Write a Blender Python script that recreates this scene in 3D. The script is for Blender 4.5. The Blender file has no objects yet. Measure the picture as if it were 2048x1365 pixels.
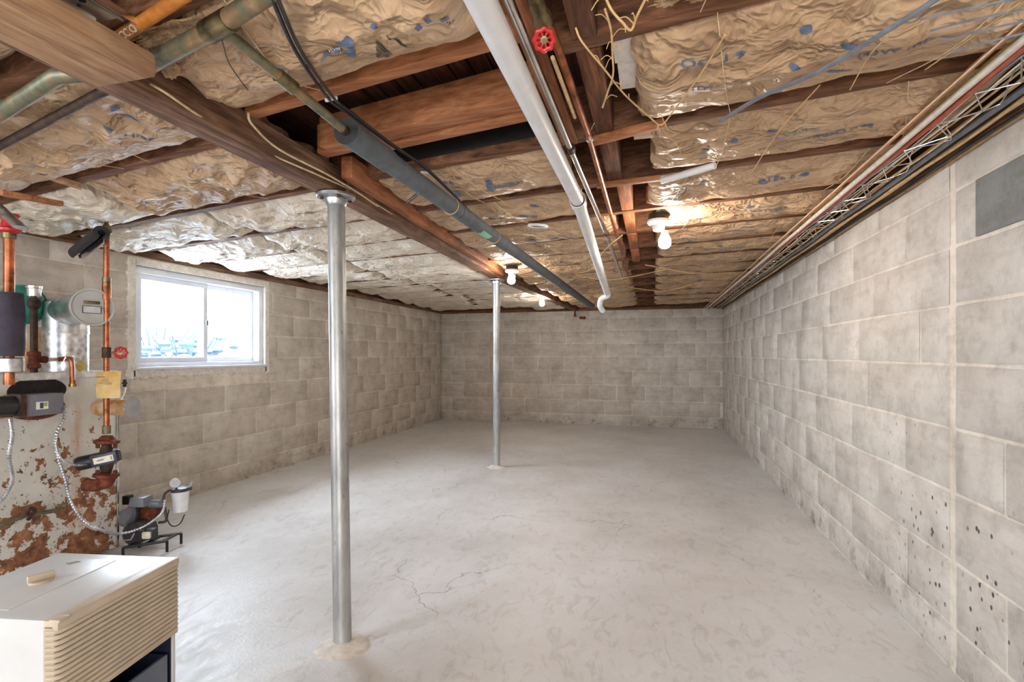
import bpy, bmesh, math, random
from mathutils import Vector, Matrix, noise
PI = math.pi
sc = bpy.context.scene
C = sc.collection
# ------------------------------------------------------------------ camera
F, TH, CX, HY, H = 1040.0, math.atan(281/1040.0), 1024.0, 709.0, 1.065
cam = bpy.data.cameras.new('camera'); camo = bpy.data.objects.new('camera', cam); C.objects.link(camo)
camo.location = (0, 0, H); camo.rotation_euler = (PI/2, 0, TH)
cam.sensor_width = 36; cam.lens = 36*F/2048; cam.shift_y = (HY-682.5)/2048; cam.clip_start = .02
sc.camera = camo
# ------------------------------------------------------------------ world / exposure
w = bpy.data.worlds.new('overcast_sky'); sc.world = w; w.use_nodes = True
bg = w.node_tree.nodes['Background']; bg.inputs[0].default_value = (.74, .87, 1, 1); bg.inputs[1].default_value = 34
sc.view_settings.view_transform = 'Standard'; sc.view_settings.look = 'None'
sc.view_settings.gamma = 1; sc.view_settings.use_curve_mapping = False; sc.view_settings.exposure = 0.47
BULB = 230.0
# added soft fill light behind the camera; the wall there has no opening
lt = bpy.data.lights.new('rear_fill_light', 'AREA'); lt.shape = 'RECTANGLE'; lt.size = 2.6; lt.size_y = 1.4; lt.energy = 75; lt.color = (.93, .96, 1)
lo = bpy.data.objects.new('rear_fill_light', lt); C.objects.link(lo); lo.location = (-.3, -2.45, 1.0); lo.rotation_euler = (PI/2+.05, 0, .35)
# ------------------------------------------------------------------ projection helpers (metres, floor z = 0)
ct, st = math.cos(TH), math.sin(TH)
def atd(px, py, d):
    a = (px-CX)/F
    return Vector((d*(-st+a*ct), d*(ct+a*st), H+(HY-py)/F*d))
def onZ(px, py, z): return atd(px, py, (z-H)*F/(HY-py))
def onX(px, py, X):
    a = (px-CX)/F
    return atd(px, py, X/(-st+a*ct))
def rnd(a, b): return random.uniform(a, b)
random.seed(7)
# ------------------------------------------------------------------ materials
def lin(c):
    return tuple((x/255/12.92 if x/255 <= .04045 else ((x/255+.055)/1.055)**2.4) for x in c)+(1,)
class NT:
    def __init__(s, name):
        s.m = bpy.data.materials.new(name); s.m.use_nodes = True
        s.n = s.m.node_tree.nodes; s.l = s.m.node_tree.links
        s.b = s.n['Principled BSDF']; s.tc = s.n.new('ShaderNodeTexCoord')
    def new(s, t): return s.n.new(t)
    def link(s, a, b): s.l.new(a, b)
    def noise(s, scale, mp=(1,1,1), detail=4, rough=.6, coord='Object', dist=0):
        m = s.new('ShaderNodeMapping'); m.inputs['Scale'].default_value = mp
        s.link(s.tc.outputs[coord], m.inputs[0])
        n = s.new('ShaderNodeTexNoise'); n.inputs['Scale'].default_value = scale
        n.inputs['Detail'].default_value = detail; n.inputs['Roughness'].default_value = rough
        n.inputs['Distortion'].default_value = dist
        s.link(m.outputs[0], n.inputs[0]); return n.outputs[0]
    def vor(s, scale, mp=(1,1,1), feat='F1', coord='Object'):
        m = s.new('ShaderNodeMapping'); m.inputs['Scale'].default_value = mp
        s.link(s.tc.outputs[coord], m.inputs[0])
        n = s.new('ShaderNodeTexVoronoi'); n.inputs['Scale'].default_value = scale; n.feature = feat
        s.link(m.outputs[0], n.inputs[0]); return n.outputs['Distance']
    def ramp(s, f, stops):
        r = s.new('ShaderNodeValToRGB'); e = r.color_ramp.elements
        while len(e) < len(stops): e.new(.5)
        for i, (p, c) in enumerate(stops):
            e[i].position = p; e[i].color = c if len(c) == 4 else lin(c)
        s.link(f, r.inputs[0]); return r.outputs[0]
    def thr(s, f, lo, hi):
        r = s.new('ShaderNodeMapRange'); r.inputs[1].default_value = lo; r.inputs[2].default_value = hi
        s.link(f, r.inputs[0]); return r.outputs[0]
    def mix(s, f, a, b, mode='MIX'):
        m = s.new('ShaderNodeMix'); m.data_type = 'RGBA'; m.blend_type = mode
        for sock, v in ((m.inputs[0], f), (m.inputs[6], a), (m.inputs[7], b)):
            if isinstance(v, (int, float)): sock.default_value = v
            elif isinstance(v, tuple): sock.default_value = v if len(v) == 4 else lin(v)
            else: s.link(v, sock)
        return m.outputs[2]
    def math(s, op, a, b=0):
        m = s.new('ShaderNodeMath'); m.operation = op
        for sock, v in ((m.inputs[0], a), (m.inputs[1], b)):
            if isinstance(v, (int, float)): sock.default_value = v
            else: s.link(v, sock)
        return m.outputs[0]
    def col(s, c):
        if isinstance(c, tuple): s.b.inputs['Base Color'].default_value = c if len(c) == 4 else lin(c)
        else: s.link(c, s.b.inputs['Base Color'])
    def set(s, rough=.6, metal=0, spec=.5):
        if isinstance(rough, (int, float)): s.b.inputs['Roughness'].default_value = rough
        else: s.link(rough, s.b.inputs['Roughness'])
        if isinstance(metal, (int, float)): s.b.inputs['Metallic'].default_value = metal
        else: s.link(metal, s.b.inputs['Metallic'])
        s.b.inputs['Specular IOR Level'].default_value = spec
    def bump(s, h, strength=.3, dist=.01):
        b = s.new('ShaderNodeBump'); b.inputs['Strength'].default_value = strength
        b.inputs['Distance'].default_value = dist
        s.link(h, b.inputs['Height']); s.link(b.outputs[0], s.b.inputs['Normal'])
M = {}
def plain(name, c, rough=.5, metal=0, var=.12, scale=40):
    t = NT(name)
    n = t.noise(scale, detail=3)
    dk = tuple(int(x*(1-var)) for x in c); lt = tuple(min(255, int(x*(1+var))) for x in c)
    t.col(t.ramp(n, [(.3, dk), (.7, lt)])); t.set(rough, metal); t.bump(n, .08, .002)
    M[name] = t.m; return t
def wood(name, cols, axis, rough=.75, sc_=1.0, bump=.35):
    t = NT(name)
    mp = [9, 9, 9]; mp[axis] = .8
    g = t.noise(6*sc_, tuple(mp), 6, .65, dist=.6)
    big = t.noise(3, (1,1,1), 3)
    c = t.ramp(g, [(.28, cols[0]), (.5, cols[1]), (.72, cols[2])])
    oi = t.new('ShaderNodeObjectInfo')
    tint = t.ramp(big, [(.3, (150,140,135)), (.7, (255,255,255))])
    c = t.mix(.6, c, tint, 'MULTIPLY')
    t.col(c); t.set(rough, 0, .3); t.bump(g, bump, .006); M[name] = t.m
DK = [(62,36,24), (120,80,54), (162,118,86)]
wood('joist_wood', DK, 0); wood('beam_wood', [(72,50,38), (128,94,72), (172,138,112)], 1)
wood('orange_wood_x', [(132,78,46), (184,120,78), (214,156,110)], 0, .65)
wood('orange_wood_y', [(120,68,40), (168,104,66), (200,138,96)], 1, .65)
wood('rough_timber', [(124,88,62), (184,144,108), (216,182,146)], 1, .8, .8, .7)
wood('dark_timber_y', [(50,30,20), (112,70,46), (156,104,70)], 1, .8)
wood('pale_wood', [(150,112,84), (196,158,124), (220,186,150)], 0, .7)
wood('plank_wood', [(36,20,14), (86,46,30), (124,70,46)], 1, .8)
# kraft paper
def paper(name, cols, bl=0):
    t = NT(name)
    n = t.noise(5, (1,1,1), 5, .6); c = t.ramp(n, [(.3, cols[0]), (.52, cols[1]), (.75, cols[2])])
    wn = t.new('ShaderNodeTexNoise'); wn.inputs['Scale'].default_value = 5; wn.inputs['Detail'].default_value = 3
    t.link(t.tc.outputs['Object'], wn.inputs[0]); sc_v = t.new('ShaderNodeVectorMath'); sc_v.operation = 'SCALE'; sc_v.inputs[3].default_value = .22; t.link(wn.outputs[1], sc_v.inputs[0])
    ad = t.new('ShaderNodeVectorMath'); ad.operation = 'ADD'; t.link(t.tc.outputs['Object'], ad.inputs[0]); t.link(sc_v.outputs[0], ad.inputs[1])
    def vv(s_, feat, mp):
        m_ = t.new('ShaderNodeMapping'); m_.inputs['Scale'].default_value = mp; m_.inputs['Rotation'].default_value = (0, 0, .5); t.link(ad.outputs[0], m_.inputs[0])
        v_ = t.new('ShaderNodeTexVoronoi'); v_.feature = feat; v_.inputs['Scale'].default_value = s_; t.link(m_.outputs[0], v_.inputs[0]); return v_.outputs['Distance']
    h = t.math('ADD', t.math('MULTIPLY', vv(7, 'F1', (1, 2.2, 1)), 1.6), t.math('MULTIPLY', vv(19, 'F1', (1, 1.8, 1)), .55))
    h = t.math('ADD', h, t.math('MULTIPLY', vv(46, 'F1', (1, 1.6, 1)), .34))
    t.col(c); t.set(.45, 0, .4); t.bump(h, 1.0 if name == 'kraft_paper' else .75, .02)
    M[name] = t.m
paper('kraft_paper', [(160,128,98), (190,157,122), (208,178,144)])
paper('window_lit_paper', [(204,186,160), (226,212,192), (238,228,214)])  # same kraft paper, with the window's light put into a paler colour
# concrete block
def block_mat(name, base, pits=0.0):
    t = NT(name)
    oi = t.new('ShaderNodeObjectInfo')
    tint = t.ramp(oi.outputs['Random'], [(0, base[0]), (.5, base[1]), (1, base[2])])
    tc = t.new('ShaderNodeNewGeometry')
    m = t.new('ShaderNodeMapping'); t.link(tc.outputs['Position'], m.inputs[0])
    def nz(s, d, r=.6, sc3=(1,1,1)):
        mm = t.new('ShaderNodeMapping'); mm.inputs['Scale'].default_value = sc3; t.link(tc.outputs['Position'], mm.inputs[0])
        n = t.new('ShaderNodeTexNoise'); n.inputs['Scale'].default_value = s; n.inputs['Detail'].default_value = d
        n.inputs['Roughness'].default_value = r; t.link(mm.outputs[0], n.inputs[0]); return n.outputs[0]
    n1 = nz(4.5, 5, .65); n2 = nz(60, 3); n3 = nz(14, 5, .7)
    c = t.mix(.75, tint, t.ramp(n1, [(.3, (206,202,196)), (.5, (236,233,229)), (.7, (255,254,252))]), 'MULTIPLY')
    c = t.mix(.45, c, t.ramp(n3, [(.3, (190,182,172)), (.5, (250,248,245))]), 'MULTIPLY')
    n4 = nz(3.2, 4, .65, (1, 1, 5)); c = t.mix(.35, c, t.ramp(n4, [(.34, (204,197,188)), (.5, (255,253,250))]), 'MULTIPLY')
    # damp dirt near the floor
    sx = t.new('ShaderNodeSeparateXYZ'); t.link(tc.outputs['Position'], sx.inputs[0])
    low = t.thr(sx.outputs[2], .30, 0.0)
    st_ = t.thr(nz(9, 5, .7), .52, .66)
    c = t.mix(t.math('MULTIPLY', t.math('MULTIPLY', low, st_), .8), c, (112,98,82))
    h = t.math('ADD', n2, t.math('MULTIPLY', n3, 1.5))
    if pits:
        v = t.new('ShaderNodeTexVoronoi'); v.inputs['Scale'].default_value = 26
        mm = t.new('ShaderNodeMapping'); mm.inputs['Scale'].default_value = (1,1,.8); t.link(tc.outputs['Position'], mm.inputs[0])
        t.link(mm.outputs[0], v.inputs[0])
        hole = t.thr(v.outputs['Distance'], .2, .13)
        mask = t.thr(nz(2.6, 2), .5, .56)
        near = t.thr(sx.outputs[1], 2.75, 2.2)
        lowz = t.thr(sx.outputs[2], 1.05, .85)
        pm = t.math('MULTIPLY', t.math('MULTIPLY', hole, mask), t.math('MULTIPLY', near, lowz))
        c = t.mix(t.math('MULTIPLY', pm, .92), c, (70,64,58))
        h = t.math('SUBTRACT', h, t.math('MULTIPLY', pm, 4))
    t.col(c); t.set(.85, 0, .25); t.bump(h, .35, .006); M[name] = t.m
block_mat('block_concrete', [(208,201,193), (212,205,197), (216,210,202)])
block_mat('block_concrete_right', [(211,206,200), (214,209,203), (217,213,207)], 1)
block_mat('mortar', [(236,228,218), (236,228,218), (236,228,218)])
block_mat('slate_block', [(140,142,142), (140,142,142), (140,142,142)])
# floor
t = NT('floor_concrete')
n1 = t.noise(1.6, (1,1,1), 6, .65); n2 = t.noise(14, (1,.5,1), 5, .7, dist=1.5); n3 = t.noise(90, (1,1,1), 3)
c = t.ramp(n1, [(.3, (204,201,197)), (.5, (220,218,216)), (.7, (230,230,230))])
c = t.mix(.5, c, t.ramp(n2, [(.34, (214,210,206)), (.48, (255,255,255))]), 'MULTIPLY')
ve = t.vor(.75, (1,1,1), 'DISTANCE_TO_EDGE')
nd = t.new('ShaderNodeTexVoronoi'); nd.feature = 'DISTANCE_TO_EDGE'; nd.inputs['Scale'].default_value = .8
va = t.new('ShaderNodeVectorMath'); va.operation = 'ADD'
nn = t.new('ShaderNodeTexNoise'); nn.inputs['Scale'].default_value = 3.5; nn.inputs['Detail'].default_value = 5
t.link(t.tc.outputs['Object'], nn.inputs[0]); vs = t.new('ShaderNodeVectorMath'); vs.operation = 'SCALE'; vs.inputs[3].default_value = .45
t.link(nn.outputs[1], vs.inputs[0]); t.link(t.tc.outputs['Object'], va.inputs[0]); t.link(vs.outputs[0], va.inputs[1]); t.link(va.outputs[0], nd.inputs[0])
crack = t.thr(nd.outputs['Distance'], .0035, .0008)
crack = t.math('MULTIPLY', crack, t.thr(t.noise(1.1, (1,1,1), 2), .5, .6))
c = t.mix(t.math('MULTIPLY', crack, .6), c, (110,100,92))
t.col(c); t.set(t.ramp(n2, [(.3, (0.34,)*3+(1,)), (.7, (.55,)*3+(1,))]), 0, .5)
t.bump(t.math('ADD', n3, t.math('MULTIPLY', n2, 1.2)), .16, .004); M['floor_concrete'] = t.m
# metals and paints
def metal(name, c, rough=.35, sc_=30, var=.18, mp=(1,1,1)):
    t = NT(name); n = t.noise(sc_, mp, 4)
    dk = tuple(int(x*(1-var)) for x in c); lt = tuple(min(255, int(x*(1+var))) for x in c)
    t.col(t.ramp(n, [(.3, dk), (.7, lt)])); t.set(rough, 1); t.bump(n, .06, .003); M[name] = t.m
metal('galvanised', (196,198,200), .38, 22); metal('column_steel', (176,178,176), .42, 9, .16, (1,1,.3))
metal('copper', (158,98,68), .42, 18, .34); metal('old_copper', (140,84,62), .42, 18, .3)
metal('chrome', (214,210,206), .2, 8, .15); metal('brass', (160,136,84), .4, 30, .3)
metal('aged_brass', (122,112,84), .45, 26, .35); metal('silver_tape', (225,228,235), .25, 12, .1)
t = NT('spangled_zinc'); v = t.vor(34); c = t.ramp(v, [(.1, (160,162,164)), (.5, (205,208,210)), (.8, (240,240,240))])
t.col(c); t.set(.35, 1); t.bump(v, .15, .002); M['spangled_zinc'] = t.m
plain('white_plastic', (222,222,222), .35, 0, .04, 10); plain('vinyl_white', (226,230,238), .3, 0, .03, 8)
plain('cord_white', (216,210,198), .5, 0, .08); plain('cord_red', (176,78,52), .5); plain('cord_orange', (190,118,46), .5)
plain('cord_yellow', (190,170,90), .5); plain('cord_green', (96,110,84), .5); plain('cord_grey', (120,126,136), .45)
plain('cord_black', (26,26,30), .35, 0, .2); plain('cord_tan', (198,164,118), .6); plain('cord_cream', (214,190,152), .6)
plain('black_rubber', (34,32,36), .55, 0, .25, 14); plain('black_plastic', (30,30,34), .35, 0, .2)
plain('foam_grey', (92,98,102), .7, 0, .1, 20); plain('foam_dark', (34,34,36), .8, 0, .2)
plain('foam_wrap', (52,46,58), .75, 0, .25, 12)
plain('green_label', (136,200,164), .5, 0, .04); plain('valve_red', (186,32,36), .35, 0, .15, 60)
plain('socket_white', (232,230,224), .35, 0, .03); plain('junction_black', (40,34,30), .6)
plain('control_grey', (112,112,120), .5, 0, .05, 20); plain('motor_dark', (58,56,60), .4, 0, .2, 24)
plain('motor_navy', (46,46,66), .4, 0, .2, 24); plain('cover_grey', (124,130,138), .35, .2, .05, 12); plain('cap_grey', (184,186,182), .4, .1, .05, 12)
plain('teal_paint', (36,132,112), .4, 0, .12, 20); plain('canister_white', (222,224,226), .3, 0, .05, 14)
plain('gauge_face', (200,200,204), .4, 0, .05); plain('twig', (206,172,118), .7); plain('string_pale', (214,190,150), .6)
plain('housing_white', (206,206,204), .35, 0, .03, 6); plain('grille_beige', (192,176,154), .45, 0, .05, 14)
plain('bucket_navy', (34,38,56), .4, 0, .15, 10); plain('bucket_panel', (92,100,118), .4, 0, .06, 8)
plain('print_blue', (92,104,130), .7, 0, .2, 60); plain('print_pale', (140,138,138), .7, 0, .15, 60)
plain('print_black', (42,36,34), .7); plain('white_board', (222,214,204), .7, 0, .06)
plain('label_cream', (226,222,200), .6, 0, .05); plain('label_lime', (140,166,84), .6); plain('label_navy', (50,60,96), .6)
plain('knob_taupe', (150,140,120), .5); plain('wire_dark', (60,44,34), .5); plain('jacket_white', (214,212,206), .5)
plain('parge_trim', (220,212,200), .85, 0, .08, 40); plain('cord_tan2', (186,150,104), .6)
t = NT('fibreglass'); n = t.noise(30, (1,1,1), 6, .75, dist=1); t.col(t.ramp(n, [(.3, (168,124,84)), (.6, (226,196,158))])); t.set(.95, 0, .1); t.bump(n, 1, .02); M['fibreglass'] = t.m
t = NT('rusty_iron'); n = t.noise(24, (1,1,1), 6, .7); t.col(t.ramp(n, [(.3, (58,32,24)), (.5, (108,56,38)), (.72, (160,86,56))])); t.set(.75, .2, .3); t.bump(n, .5, .006); M['rusty_iron'] = t.m
t = NT('dark_iron'); n = t.noise(24, (1,1,1), 6, .7); t.col(t.ramp(n, [(.3, (42,32,28)), (.55, (78,60,50)), (.75, (110,84,70))])); t.set(.6, .4, .3); t.bump(n, .4, .005); M['dark_iron'] = t.m
t = NT('corroded_pipe'); n = t.noise(16, (1,1,1), 6, .7); t.col(t.ramp(n, [(.3, (72,76,62)), (.48, (112,112,88)), (.62, (146,116,84)), (.75, (168,160,130))])); t.set(.5, .5); t.bump(n, .2, .004); M['corroded_pipe'] = t.m
t = NT('column_paint')
n = t.noise(9, (1,1,.25), 6, .7); n2 = t.noise(26, (1,1,.6), 5, .7)
c = t.ramp(n, [(.3, (132,133,131)), (.65, (196,197,194))]); rs = t.thr(n2, .62, .68)
c = t.mix(t.math('MULTIPLY', rs, .7), c, (122,88,62)); t.col(c); t.set(.42, t.math('MULTIPLY', t.math('SUBTRACT', 1, rs), .6)); t.bump(n2, .12, .003); M['column_paint'] = t.m
# rusty enamel jacket: paint flaking to rust, more of it lower down, rust runs below the fittings
t = NT('rusty_enamel')
g = t.new('ShaderNodeNewGeometry'); sx = t.new('ShaderNodeSeparateXYZ'); t.link(g.outputs['Position'], sx.inputs[0])
base = t.ramp(t.noise(6, (1,1,1), 4), [(.3, (196,194,184)), (.7, (222,220,212))])
n = t.noise(17, (1,1,1), 4, .6); low = t.thr(sx.outputs[2], .85, .05)
f = t.math('ADD', n, t.math('MULTIPLY', low, .24)); m1 = t.thr(f, .665, .68)
fine = t.noise(55, (1,1,1), 4, .7); f2 = t.math('ADD', fine, t.math('MULTIPLY', low, .12)); m2 = t.thr(f2, .67, .70)
rustc = t.ramp(t.noise(30, (1,1,1), 4), [(.3, (88,56,42)), (.55, (146,98,66)), (.75, (182,134,94))])
ry = t.new('ShaderNodeMath'); ry.operation = 'ABSOLUTE'; t.link(t.math('SUBTRACT', sx.outputs[1], 1.955), ry.inputs[0])
run = t.math('MULTIPLY', t.thr(ry.outputs[0], .045, .0), t.thr(sx.outputs[2], .98, .6))
run = t.math('MULTIPLY', run, t.thr(t.noise(20, (1,1,.25), 4), .4, .6))
c = t.mix(t.math('MULTIPLY', run, .75), base, (184,122,66)); c = t.mix(m1, c, rustc); c = t.mix(m2, c, rustc)
t.col(c); t.set(.6, 0, .4); t.bump(t.math('SUBTRACT', 0, m1), .3, .003); M['rusty_enamel'] = t.m
t = NT('rust_stained_sheet'); n = t.noise(12, (1,1,.4), 5, .7)
t.col(t.ramp(n, [(.35, (222,216,204)), (.52, (210,170,120)), (.68, (160,92,50))])); t.set(.6, .1); M['rust_stained_sheet'] = t.m
t = NT('yellow_tag'); n = t.noise(10, (1,1,1), 5, .7); t.col(t.ramp(n, [(.3, (206,160,70)), (.6, (222,196,140)), (.75, (228,208,166))])); t.set(.6); M['yellow_tag'] = t.m
t = NT('soot'); n = t.noise(14, (1,1,1), 5, .7); t.col(t.ramp(n, [(.4, (16,13,13)), (.65, (44,36,34)), (.85, (90,80,74))])); t.set(.8); M['soot'] = t.m
t = NT('window_glass'); t.n.remove(t.b)
tr = t.new('ShaderNodeBsdfTransparent'); gl = t.new('ShaderNodeBsdfGlossy'); gl.inputs['Roughness'].default_value = .02
mx = t.new('ShaderNodeMixShader'); mx.inputs[0].default_value = .05; t.link(tr.outputs[0], mx.inputs[1]); t.link(gl.outputs[0], mx.inputs[2])
t.link(mx.outputs[0], t.n['Material Output'].inputs[0]); M['window_glass'] = t.m
t = NT('bulb_glow'); t.n.remove(t.b); em = t.new('ShaderNodeEmission'); em.inputs[0].default_value = (1, .89, .77, 1); em.inputs[1].default_value = BULB
t.link(em.outputs[0], t.n['Material Output'].inputs[0]); M['bulb_glow'] = t.m
plain('gap_shade_black', (22,20,20), .5, 0, .3, 20); plain('snow_ground', (200,204,210), .9, 0, .05, 4); plain('dark_shrub', (24,40,50), .8, 0, .4, 6); plain('outside_siding', (52,60,74), .7, 0, .1, 6)
plain('roof_shed', (22,32,46), .7, 0, .1)
# ------------------------------------------------------------------ mesh helpers
class B:
    def __init__(s): s.bm = bmesh.new()
    def box(s, c, size, rot=None, bev=0, jit=0):
        r = bmesh.ops.create_cube(s.bm, size=1)['verts']
        mt = Matrix.Translation(Vector(c)) @ (rot if rot is not None else Matrix.Identity(4)) @ Matrix.Diagonal(Vector(tuple(size)+(1,)))
        bmesh.ops.transform(s.bm, matrix=mt, verts=r)
        if jit:
            for v in r: v.co += Vector((rnd(-jit, jit), rnd(-jit, jit), rnd(-jit, jit)))
        if bev:
            es = {e for v in r for e in v.link_edges}
            bmesh.ops.bevel(s.bm, geom=list(es), offset=bev, segments=2, profile=.6, affect='EDGES')
        return s
    def bb(s, a, b, bev=0, jit=0):
        a, b = Vector(a), Vector(b)
        return s.box((a+b)/2, tuple(abs(x) for x in (b-a)), None, bev, jit)
    def prism(s, p, q, wd, ht, bev=0, up=(0,0,1)):   # bar from p to q, width wd (sideways), height ht (up)
        p, q = Vector(p), Vector(q); d = (q-p); L = d.length; y = d/L
        x = y.cross(Vector(up)).normalized(); z = x.cross(y)
        R = Matrix((x, y, z)).transposed().to_4x4()
        return s.box((p+q)/2, (wd, L, ht), R, bev)
    def tube(s, pts, r, seg=10, caps=True, flat=None):
        pts = [Vector(p) for p in pts]; n = len(pts); rings = []
        T = [(pts[min(i+1, n-1)]-pts[max(i-1, 0)]).normalized() for i in range(n)]
        a = Vector((0,0,1)) if abs(T[0].z) < .9 else Vector((1,0,0))
        N = (a-T[0]*a.dot(T[0])).normalized()
        for i in range(n):
            N = (N-T[i]*N.dot(T[i])).normalized(); Bv = T[i].cross(N)
            rr = r[i] if isinstance(r, (list, tuple)) else r
            fl = flat or (1, 1)
            rings.append([s.bm.verts.new(pts[i]+(N*math.cos(2*PI*k/seg)*fl[0]+Bv*math.sin(2*PI*k/seg)*fl[1])*rr) for k in range(seg)])
        for i in range(n-1):
            for k in range(seg):
                s.bm.faces.new((rings[i][k], rings[i][(k+1) % seg], rings[i+1][(k+1) % seg], rings[i+1][k]))
        if caps:
            s.bm.faces.new(rings[0][::-1]); s.bm.faces.new(rings[-1])
        return s
    def lathe(s, prof, p, ax=(0,0,1), seg=24, sq=1.0):
        ax = Vector(ax).normalized(); a = Vector((0,0,1)) if abs(ax.z) < .9 else Vector((1,0,0))
        u = (a-ax*a.dot(ax)).normalized(); v = ax.cross(u); p = Vector(p); rings = []
        for (h, r) in prof:
            if r < 1e-5: rings.append([s.bm.verts.new(p+ax*h)])
            else: rings.append([s.bm.verts.new(p+ax*h+(u*math.cos(2*PI*k/seg)+v*math.sin(2*PI*k/seg)*sq)*r) for k in range(seg)])
        for A, Bq in zip(rings, rings[1:]):
            for k in range(seg):
                k2 = (k+1) % seg
                f = [A[k % len(A)], A[k2 % len(A)], Bq[k2 % len(Bq)], Bq[k % len(Bq)]]
                ff = []
                for x in f:
                    if x not in ff: ff.append(x)
                if len(ff) > 2:
                    try: s.bm.faces.new(ff)
                    except ValueError: pass
        for R in (rings[0], rings[-1]):
            if len(R) > 2:
                try: s.bm.faces.new(R)
                except ValueError: pass
        return s
    def cyl(s, p, q, r, seg=20, bev=.0):
        p, q = Vector(p), Vector(q); L = (q-p).length
        e = bev or min(r, L)*.08
        return s.lathe([(0, r-e), (e, r), (L-e, r), (L, r-e)], p, q-p, seg)
    def sphere(s, p, r, sc3=(1,1,1), u=20, v=12):
        m = Matrix.Translation(Vector(p)) @ Matrix.Diagonal(Vector(tuple(r*x for x in sc3)+(1,)))
        bmesh.ops.create_uvsphere(s.bm, u_segments=u, v_segments=v, radius=1, matrix=m); return s
    def torus(s, p, ax, R, r, seg=28, rs=8, lobes=0, lam=0):
        ax = Vector(ax).normalized(); a = Vector((0,0,1)) if abs(ax.z) < .9 else Vector((1,0,0))
        u = (a-ax*a.dot(ax)).normalized(); v = ax.cross(u); p = Vector(p)
        rings = []
        for i in range(seg):
            th = 2*PI*i/seg; d = u*math.cos(th)+v*math.sin(th); RR = R*(1+lam*math.cos(lobes*th))
            rings.append([s.bm.verts.new(p+d*(RR+r*math.cos(2*PI*k/rs))+ax*r*math.sin(2*PI*k/rs)) for k in range(rs)])
        for i in range(seg):
            for k in range(rs):
                s.bm.faces.new((rings[i][k], rings[i][(k+1) % rs], rings[(i+1) % seg][(k+1) % rs], rings[(i+1) % seg][k]))
        return s
    def poly(s, pts, thick=0, n=None):
        vs = [s.bm.verts.new(Vector(p)) for p in pts]; f = s.bm.faces.new(vs)
        if thick:
            r = bmesh.ops.extrude_face_region(s.bm, geom=[f]); nv = Vector(n) if n else f.normal
            for v in r['geom']:
                if isinstance(v, bmesh.types.BMVert): v.co += nv*thick
        return s
    def build(s, name, mat, parent=None, local=False, smooth=35):
        bm = s.bm
        bmesh.ops.recalc_face_normals(bm, faces=bm.faces)
        me = bpy.data.meshes.new(name)
        if not local: org = worldloc(parent)
        else: org = Vector((0,0,0))
        if parent is None:
            xs = [v.co for v in bm.verts]
            lo = Vector((min(v.x for v in xs), min(v.y for v in xs), min(v.z for v in xs)))
            hi = Vector((max(v.x for v in xs), max(v.y for v in xs), max(v.z for v in xs)))
            org = Vector(((lo.x+hi.x)/2, (lo.y+hi.y)/2, lo.z))
        bmesh.ops.translate(bm, vec=-org, verts=bm.verts)
        bm.to_mesh(me); bm.free()
        if smooth:
            for p in me.polygons: p.use_smooth = True
            try: me.set_sharp_from_angle(angle=math.radians(smooth))
            except Exception: pass
        me.materials.append(M[mat])
        o = bpy.data.objects.new(name, me); C.objects.link(o)
        if parent is None: o.location = org
        else: o.parent = parent
        return o
def worldloc(o):
    v = Vector((0,0,0))
    while o is not None: v += o.location; o = o.parent
    return v
def tag(o, label=None, cat=None, group=None, kind=None):
    if label: o['label'] = label
    if cat: o['category'] = cat
    if group: o['group'] = group
    if kind: o['kind'] = kind
    return o
def thing(name, label, cat, loc=(0,0,0), rz=0, group=None):
    o = bpy.data.objects.new(name, None); C.objects.link(o); o.location = loc; o.rotation_euler = (0,0,rz)
    o.empty_display_size = .05
    return tag(o, label, cat, group)
def struct(o): o['kind'] = 'structure'; return o
def curve(pts, n=8):     # Catmull-Rom through points
    P = [Vector(p) for p in pts]; P = [P[0]*2-P[1]]+P+[P[-1]*2-P[-2]]; out = []
    for i in range(1, len(P)-2):
        for k in range(n):
            t_ = k/n; a, b, c_, d = P[i-1], P[i], P[i+1], P[i+2]
            out.append(.5*((2*b)+(c_-a)*t_+(2*a-5*b+4*c_-d)*t_*t_+(3*b-a-3*c_+d)*t_**3))
    out.append(P[-2]); return out
def resample(pts, step):
    out = [pts[0]]; acc = 0
    for a, b in zip(pts, pts[1:]):
        L = (b-a).length; t_ = step-acc
        while t_ <= L: out.append(a+(b-a)*(t_/L)); t_ += step
        acc = (acc+L) % step
    return out
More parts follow.
